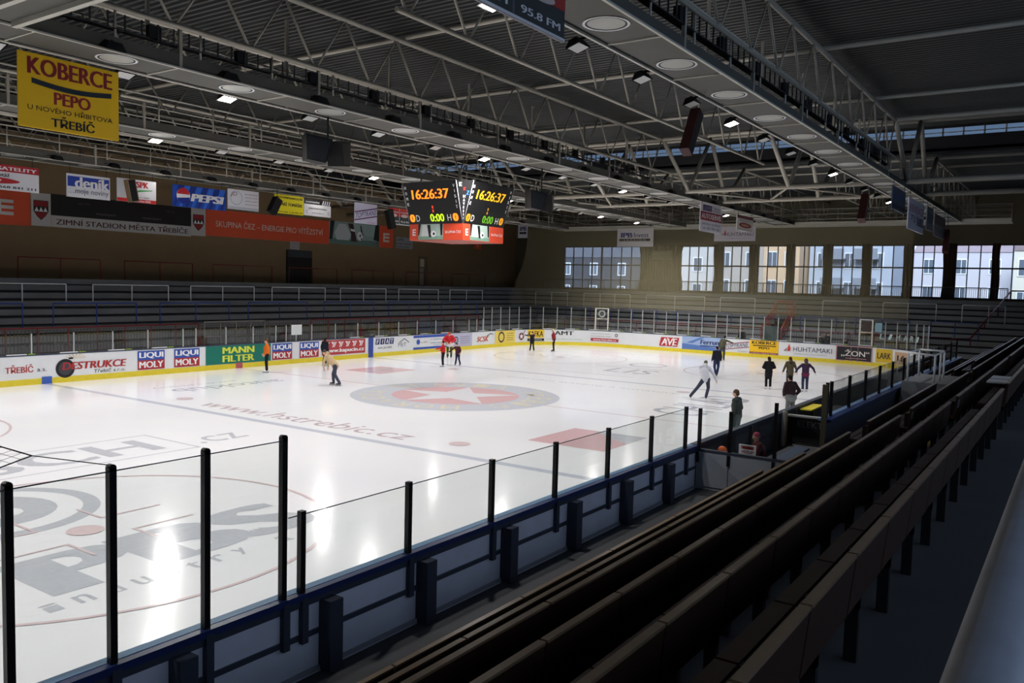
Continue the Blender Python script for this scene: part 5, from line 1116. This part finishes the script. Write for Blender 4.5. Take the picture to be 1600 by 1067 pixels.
BASE = dict(pel=(0, 0, .95), che=(0, .01, 1.27), nek=(0, .0, 1.47), hed=(0, .025, 1.60), shR=(.185, 0, 1.42), elR=(.25, -.03, 1.15), wrR=(.27, .05, .92), shL=(-.185, 0, 1.42), elL=(-.25, -.03, 1.15), wrL=(-.27, .05, .92),
            hiR=(.095, 0, .92), knR=(.11, .03, .52), anR=(.11, 0, .13), hiL=(-.095, 0, .92), knL=(-.11, .03, .52), anL=(-.11, 0, .13))
def person(label, pos, head, H, jac, tro, cap, pose={}, hair=None, coat=0.0, skates=SKATE_K, lean=(0, 0), look=0, bulk=1.0, hood=False, band=None, grp=None, pattern=None):
    J = {k: Vector(v) for k, v in BASE.items()}
    piv = J['pel'].copy(); RL = Matrix.Rotation(-lean[0], 3, 'X') @ Matrix.Rotation(lean[1], 3, 'Y')
    for k in ('che', 'nek', 'hed', 'shR', 'elR', 'wrR', 'shL', 'elL', 'wrL'): J[k] = RL @ (J[k] - piv) + piv
    for k, v in pose.items(): J[k] = Vector(v)
    lift = .09 - min(J['anR'].z, J['anL'].z) + .055
    for k in J: J[k].z += lift
    k_ = H / 1.75; J = {k: v * k_ for k, v in J.items()}
    e_ = empty('person', pos, label, 'person', grp); e_.rotation_euler = (0, 0, head - PI / 2)
    up = (J['hed'] - J['nek']).normalized(); fw = Matrix.Rotation(look, 3, up) @ Vector((0, 1, 0)); fw = (fw - up * fw.dot(up)).normalized(); sd = fw.cross(up)
    HR = Matrix((sd, fw, up)).transposed(); hc = J['hed'] + up * .02
    b = MB(); q = k_
    # one continuous body: trunk, neck, head with nose, jaw and ears, limbs, hands with fingers
    b.caps(J['pel'], J['che'], .13 * q, .15 * q, SKIN); b.caps(J['shR'], J['shL'], .07 * q, .07 * q, SKIN); b.caps(J['che'], J['nek'], .12 * q, .055 * q, SKIN); b.caps(J['nek'], J['hed'], .05 * q, .05 * q, SKIN)
    b.ball(hc, (.075 * q, .095 * q, .115 * q), SKIN, 14, 10, HR); b.ball(hc + HR @ Vector((0, .03, -.06)) * q, (.052 * q, .06 * q, .055 * q), SKIN, 10, 8, HR)
    b.ball(hc + HR @ Vector((0, .10, -.012)) * q, (.016 * q, .022 * q, .026 * q), SKIN, 8, 6, HR)
    for s in (-1, 1): b.ball(hc + HR @ Vector((s * .078, -.005, -.005)) * q, (.014 * q, .022 * q, .034 * q), SKIN, 8, 6, HR)
    for s in 'RL':
        b.caps(J['sh' + s], J['el' + s], .05 * q, .042 * q, SKIN, 8); b.caps(J['el' + s], J['wr' + s], .04 * q, .028 * q, SKIN, 8)
        b.caps(J['hi' + s], J['kn' + s], .08 * q, .055 * q, SKIN, 8); b.caps(J['kn' + s], J['an' + s], .055 * q, .04 * q, SKIN, 8)
        d = (J['wr' + s] - J['el' + s]).normalized(); o = Vector((1, 0, 0)) if s == 'R' else Vector((-1, 0, 0)); o = (o - d * o.dot(d)).normalized(); t = d.cross(o)
        w = J['wr' + s]; pm = w + d * .075 * q; b.ball(pm, (.03 * q, .03 * q, .05 * q), SKIN, 8, 6)
        for i, (ln, off) in enumerate(((.070, -.030), (.082, -.010), (.076, .011), (.058, .031))):
            r0 = w + (d * .10 + t * off) * q; r1 = r0 + (d * ln * .55 - o * .010) * q; r2_ = r1 + (d * ln * .45 - o * .028) * q
            b.caps(r0, r1, .0115 * q, .0105 * q, SKIN, 6); b.caps(r1, r2_, .0105 * q, .009 * q, SKIN, 6)
        r0 = w + (d * .045 - t * .030) * q; r1 = r0 + (d * .035 - t * .030) * q; b.caps(r0, r1, .0125 * q, .0115 * q, SKIN, 6); b.caps(r1, r1 + (d * .032 - t * .006 - o * .01) * q, .0115 * q, .009 * q, SKIN, 6)
    def put(me, name): me.name = name; o_ = bpy.data.objects.new(name, me); COL.objects.link(o_); o_.parent = e_; return o_
    put(remesh(b, .0135, SKIN), 'body')
    for s in (-1, 1):
        m = MB(); m.ball(hc + HR @ Vector((s * .032, .084, .012)) * q, (.011 * q, .010 * q, .008 * q), EYE, 8, 6, HR); m.build('eye', e_)
    # jacket
    b = MB(); B = bulk; bot = J['pel'] + Vector((0, 0, -.02 - coat)) * q
    if coat: b.caps(J['pel'], (J['knR'] + J['knL']) / 2 * min(1, coat / .42) + J['pel'] * (1 - min(1, coat / .42)), .18 * q * B, .19 * q * B, jac, 12)
    b.caps(J['pel'], J['che'], .155 * q * B, .168 * q * B, jac, 12); b.caps(J['che'] + Vector((.06, 0, 0)) * q, J['pel'] + Vector((.05, 0, 0)) * q, .135 * q * B, .135 * q * B, jac); b.caps(J['che'] + Vector((-.06, 0, 0)) * q, J['pel'] + Vector((-.05, 0, 0)) * q, .135 * q * B, .135 * q * B, jac)
    b.caps(J['shR'], J['shL'], .085 * q * B, .085 * q * B, jac); b.caps(J['che'], J['nek'], .14 * q * B, .075 * q, jac)
    for s in 'RL':
        b.caps(J['sh' + s], J['el' + s], .078 * q * B, .065 * q * B, jac); b.caps(J['el' + s], J['wr' + s], .064 * q * B, .048 * q * B, jac)
    if hood: b.ball(J['nek'] + (fw * -.07 + up * .03) * q, (.12 * q, .09 * q, .10 * q), jac, 10, 8, HR)
    put(remesh(b, .022, jac), 'jacket')
    if band:
        b = MB(); b.caps(J['pel'] + Vector((.05, 0, -.03)) * q, J['pel'] + Vector((-.05, 0, -.03)) * q, .172 * q * B, .172 * q * B, band); o_ = put(remesh(b, .025, band), 'jacket_hem'); o_.scale.z = 1
    # trousers
    b = MB(); b.caps(J['hiR'], J['hiL'], .125 * q, .125 * q, tro)
    for s in 'RL':
        b.caps(J['hi' + s], J['kn' + s], .105 * q, .078 * q, tro); b.caps(J['kn' + s], J['an' + s], .076 * q, .068 * q, tro)
    put(remesh(b, .022, tro), 'trousers')
    for s in 'RL':
        a = J['an' + s]; dk = (J['kn' + s] - a); f = Vector((0, 1, 0)); 
        m = MB(); m.caps(a + Vector((0, 0, .03)) * q, a + Vector((0, -.02, -.03)) * q, .052 * q, .052 * q, skates, 8); m.caps(a + Vector((0, -.03, -.045)) * q, a + Vector((0, .15, -.055)) * q, .042 * q, .036 * q, skates, 8); sk = m.build('skate', e_)
        m = MB(); m.box(a + Vector((0, .06, -.118)) * q, (.006, .30 * q, .05 * q), BLADE); m.build('blade', sk)
    if cap is not None:
        b = MB(); 
        if hair == 'long':
            b.ball(hc + HR @ Vector((0, -.012, .025)) * q, (.092 * q, .105 * q, .112 * q), cap, 12, 8, HR); b.caps(hc + HR @ Vector((0, -.06, 0)) * q, hc + HR @ Vector((0, -.085, -.24)) * q, .085 * q, .065 * q, cap)
        elif hair == 'hood':
            b.ball(hc + HR @ Vector((0, -.03, .015)) * q, (.105 * q, .115 * q, .135 * q), cap, 12, 8, HR); b.caps(hc + HR @ Vector((0, -.05, -.05)) * q, J['nek'] + (fw * -.05) * q, .095 * q, .095 * q, cap)
        else:
            b.ball(hc + HR @ Vector((0, -.022, .042)) * q, (.088 * q, .10 * q, .095 * q), cap, 12, 8, HR); b.ball(hc + HR @ Vector((0, -.045, -.01)) * q, (.08 * q, .07 * q, .08 * q), cap, 10, 8, HR)
        put(remesh(b, .016, cap), 'hair' if hair in ('long', 'short') else 'hood' if hair == 'hood' else 'cap')
    return e_
def cloth(h, n=0.0): return mat('cloth_' + h.strip('#') + ('n' if n else ''), h, .85, 0, .2, noise=n, nscale=14)
A_ = math.radians(34.5); IR, IL, TO = A_ - PI / 2, A_ + PI / 2, A_ + PI      # away, image-right, image-left, towards the viewer
JEANS = cloth('#363c4a', .2); KTRO = cloth('#17181c'); BRN = cloth('#2a1c16')
person('person in a bright orange jacket and black trousers by the far boards', (-.31, 12.2, 0), IL + .25, 1.72, cloth('#c8641c', .1), KTRO, cloth('#5a3a22'), hair='short', skates=SKATE_W, pose=dict(wrR=(.16, .14, .98), wrL=(-.2, .1, .96)))
person('person with long dark hair and a navy jacket by the dark red board print', (4.32, 12.96, 0), A_ - .5, 1.58, cloth('#1c2430'), cloth('#15161a'), BRN, hair='long', skates=SKATE_W, lean=(.12, 0), pose=dict(knL=(-.1, .12, .52)))
person('person in a beige hooded top leaning forward near centre ice', (-1.54, 6.05, 0), IL - .15, 1.76, cloth('#b29a78', .12), JEANS, cloth('#4a4038'), hair='short', lean=(.62, 0), hood=True, pose=dict(pel=(0, -.12, .90), hiR=(.095, -.12, .88), hiL=(-.095, -.12, .88), knR=(.12, .04, .50), knL=(-.1, -.12, .50), anR=(.13, .02, .13), anL=(-.12, -.36, .13), elR=(.27, .36, 1.04), wrR=(.25, .34, .80), elL=(-.24, .36, 1.06), wrL=(-.22, .36, .82)))
person('child in a red jacket with one arm stretched out beside another child', (8.88, 8.07, 0), IL + .2, 1.48, cloth('#b3232b'), KTRO, cloth('#14110f'), hair='short', skates=SKATE_W, pose=dict(elL=(-.22, .25, 1.28), wrL=(-.2, .5, 1.2), elR=(.24, .0, 1.18), wrR=(.16, .2, 1.1)))
person('person in a bulky red and white jacket bending forward by the far boards', (13.3, 11.16, 0), TO, 1.80, cloth('#b82a30', .15), cloth('#35503c'), cloth('#c8382e'), lean=(.55, 0), bulk=1.35, band=cloth('#d9d4d2'), pose=dict(elR=(.36, .30, 1.15), wrR=(.18, .52, 1.05), elL=(-.36, .3, 1.15), wrL=(-.18, .52, 1.05)))
person('child in a dark red and navy jacket reaching out to the left', (10.12, 7.97, 0), TO - .3, 1.32, cloth('#45202a'), cloth('#1a2036'), cloth('#181214'), hair='short', lean=(.18, .05), pose=dict(elR=(.45, .12, 1.22), wrR=(.66, .2, 1.02), elL=(-.26, .05, 1.16), wrL=(-.25, .2, 1.0), anR=(.16, .04, .13), anL=(-.2, -.02, .13)))
person('child in black with arms stretched to the left before the yellow board print', (22.46, 10.82, 0), TO, 1.42, cloth('#1a1b20'), cloth('#1c1d22'), cloth('#141417'), pose=dict(elR=(.42, .1, 1.42), wrR=(.66, .12, 1.46), elL=(-.06, .28, 1.3), wrL=(.2, .3, 1.38), anR=(.17, 0, .13), anL=(-.17, 0, .13)))
person('pale-haired person in a grey and red jacket by the far corner', (23.8, 9.78, 0), IL - .1, 1.64, cloth('#7c2630', .2), KTRO, cloth('#c9b9a2'), hair='short', lean=(.10, 0))
person('person in a white patterned hooded top pushing off towards the right', (6.57, -8.56, 0), A_ - .25, 1.74, cloth('#c2c3cc', .16), JEANS, cloth('#5a5a44'), lean=(.30, .12), bulk=1.05, hood=True, pose=dict(pel=(.10, 0, .90), hiR=(.2, 0, .88), hiL=(.02, 0, .88), knL=(-.2, -.1, .55), anL=(-.5, -.22, .16), knR=(.24, .14, .50), anR=(.16, .02, .13), elR=(.46, .22, 1.08), wrR=(.56, .28, .84), elL=(-.12, .34, 1.12), wrL=(-.02, .44, .98)))
person('person in a dark navy jacket and blue jeans behind the one in white', (16.45, -5.45, 0), A_ + .1, 1.68, cloth('#1b1f2a'), cloth('#262f4c', .15), cloth('#121318'), pose=dict(anL=(-.06, -.1, .13), anR=(.08, .12, .13)))
person('person in an olive jacket leaning with one arm and leg out by the end boards', (26.95, -1.89, 0), A_ - .6, 1.72, cloth('#4a4a3a', .12), cloth('#3c3d36'), cloth('#201c18'), lean=(.28, .1), pose=dict(knL=(-.12, -.2, .52), anL=(-.1, -.5, .26), elR=(.4, .25, 1.3), wrR=(.55, .5, 1.22)))
person('person in a long black coat seen from behind, hands at the front', (12.67, -9.55, 0), A_, 1.60, cloth('#131418'), cloth('#101115'), cloth('#141214'), hair='long', coat=.22, bulk=1.08, skates=SKATE_W, pose=dict(elR=(.32, -.02, 1.17), wrR=(.2, .16, 1.1), elL=(-.32, -.02, 1.17), wrL=(-.2, .16, 1.1)))
person('person in an olive coat with long dark hair seen from behind', (13.77, -10.27, 0), A_, 1.58, cloth('#4c4636', .12), cloth('#20222a'), BRN, hair='long', coat=.22, bulk=1.05, hood=True, skates=SKATE_W, pose=dict(elR=(.30, -.02, 1.18), wrR=(.38, .02, .92), elL=(-.30, -.02, 1.18), wrL=(-.38, .02, .92)))
person('person in a purple hooded top with both arms held out from the sides', (13.01, -11.23, 0), A_, 1.60, cloth('#33243a', .1), cloth('#2a3248', .15), cloth('#453a3c'), hair='hood', band=cloth('#5c2440'), skates=SKATE_W, pose=dict(elR=(.40, 0, 1.24), wrR=(.52, .05, 1.02), elL=(-.40, 0, 1.24), wrL=(-.52, .05, 1.02)))
person('person in a dark maroon vest over grey, hands in pockets, at the low boards', (3.0, -13.4, 0), A_ + .35, 1.74, cloth('#2a1c22', .1), cloth('#5d605f'), cloth('#1a1614'), hair='short', lean=(.12, 0), bulk=1.1, band=cloth('#6a6c70'), pose=dict(elR=(.34, -.04, 1.15), wrR=(.28, .08, .98), elL=(-.3, .02, 1.15), wrL=(-.2, .16, .98)))
person('person in a dark grey-green jacket and brown cap looking over the low boards', (-3.1, -13.5, 0), A_ + .9, 1.76, cloth('#2f3634', .12), cloth('#2c3a3c'), cloth('#4a3a2a'), lean=(.06, 0), pose=dict(wrR=(.2, .14, .96)))
person('person in a pinkish-red cap and dark red jacket sitting in the players\' box', (-8.18, -15.85, .18), IL, 1.55, cloth('#4a1d20', .15), cloth('#22242a'), cloth('#a8485a'), lean=(.25, 0), pose=dict(pel=(0, -.1, .56), che=(0, .0, .88), nek=(0, .06, 1.08), hed=(0, .10, 1.21), shR=(.185, .05, 1.03), shL=(-.185, .05, 1.03), elR=(.25, .15, .78), wrR=(.16, .38, .72), elL=(-.25, .15, .78), wrL=(-.16, .38, .72), hiR=(.095, -.1, .54), hiL=(-.095, -.1, .54), knR=(.11, .32, .54), knL=(-.11, .32, .54), anR=(.11, .34, .13), anL=(-.11, .34, .13)))
for i, (x, y, c, h) in enumerate(((32.6, -6.9, '#1d2a24', 1.62), (33.0, -7.35, '#17201c', 1.74), (32.7, -8.6, '#2c2226', 1.42))):
    person(('person in a dark green jacket behind the end glass, left one of a pair', 'taller person in dark clothes behind the end glass, right one of a pair', 'smaller person in dark clothes alone behind the end glass')[i], (x, y, .25), TO + .1 * i, h, cloth(c), KTRO, cloth('#1a1512'), hair='short', skates=SKATE_K)
person('person in black standing behind the end glass above the pale blue print', (32.8, -1.2, .25), TO, 1.72, cloth('#101214'), KTRO, cloth('#0e0e10'), hair='short')

# tidy: keep every part's label out of the things' categories
bpy.context.view_layer.update()
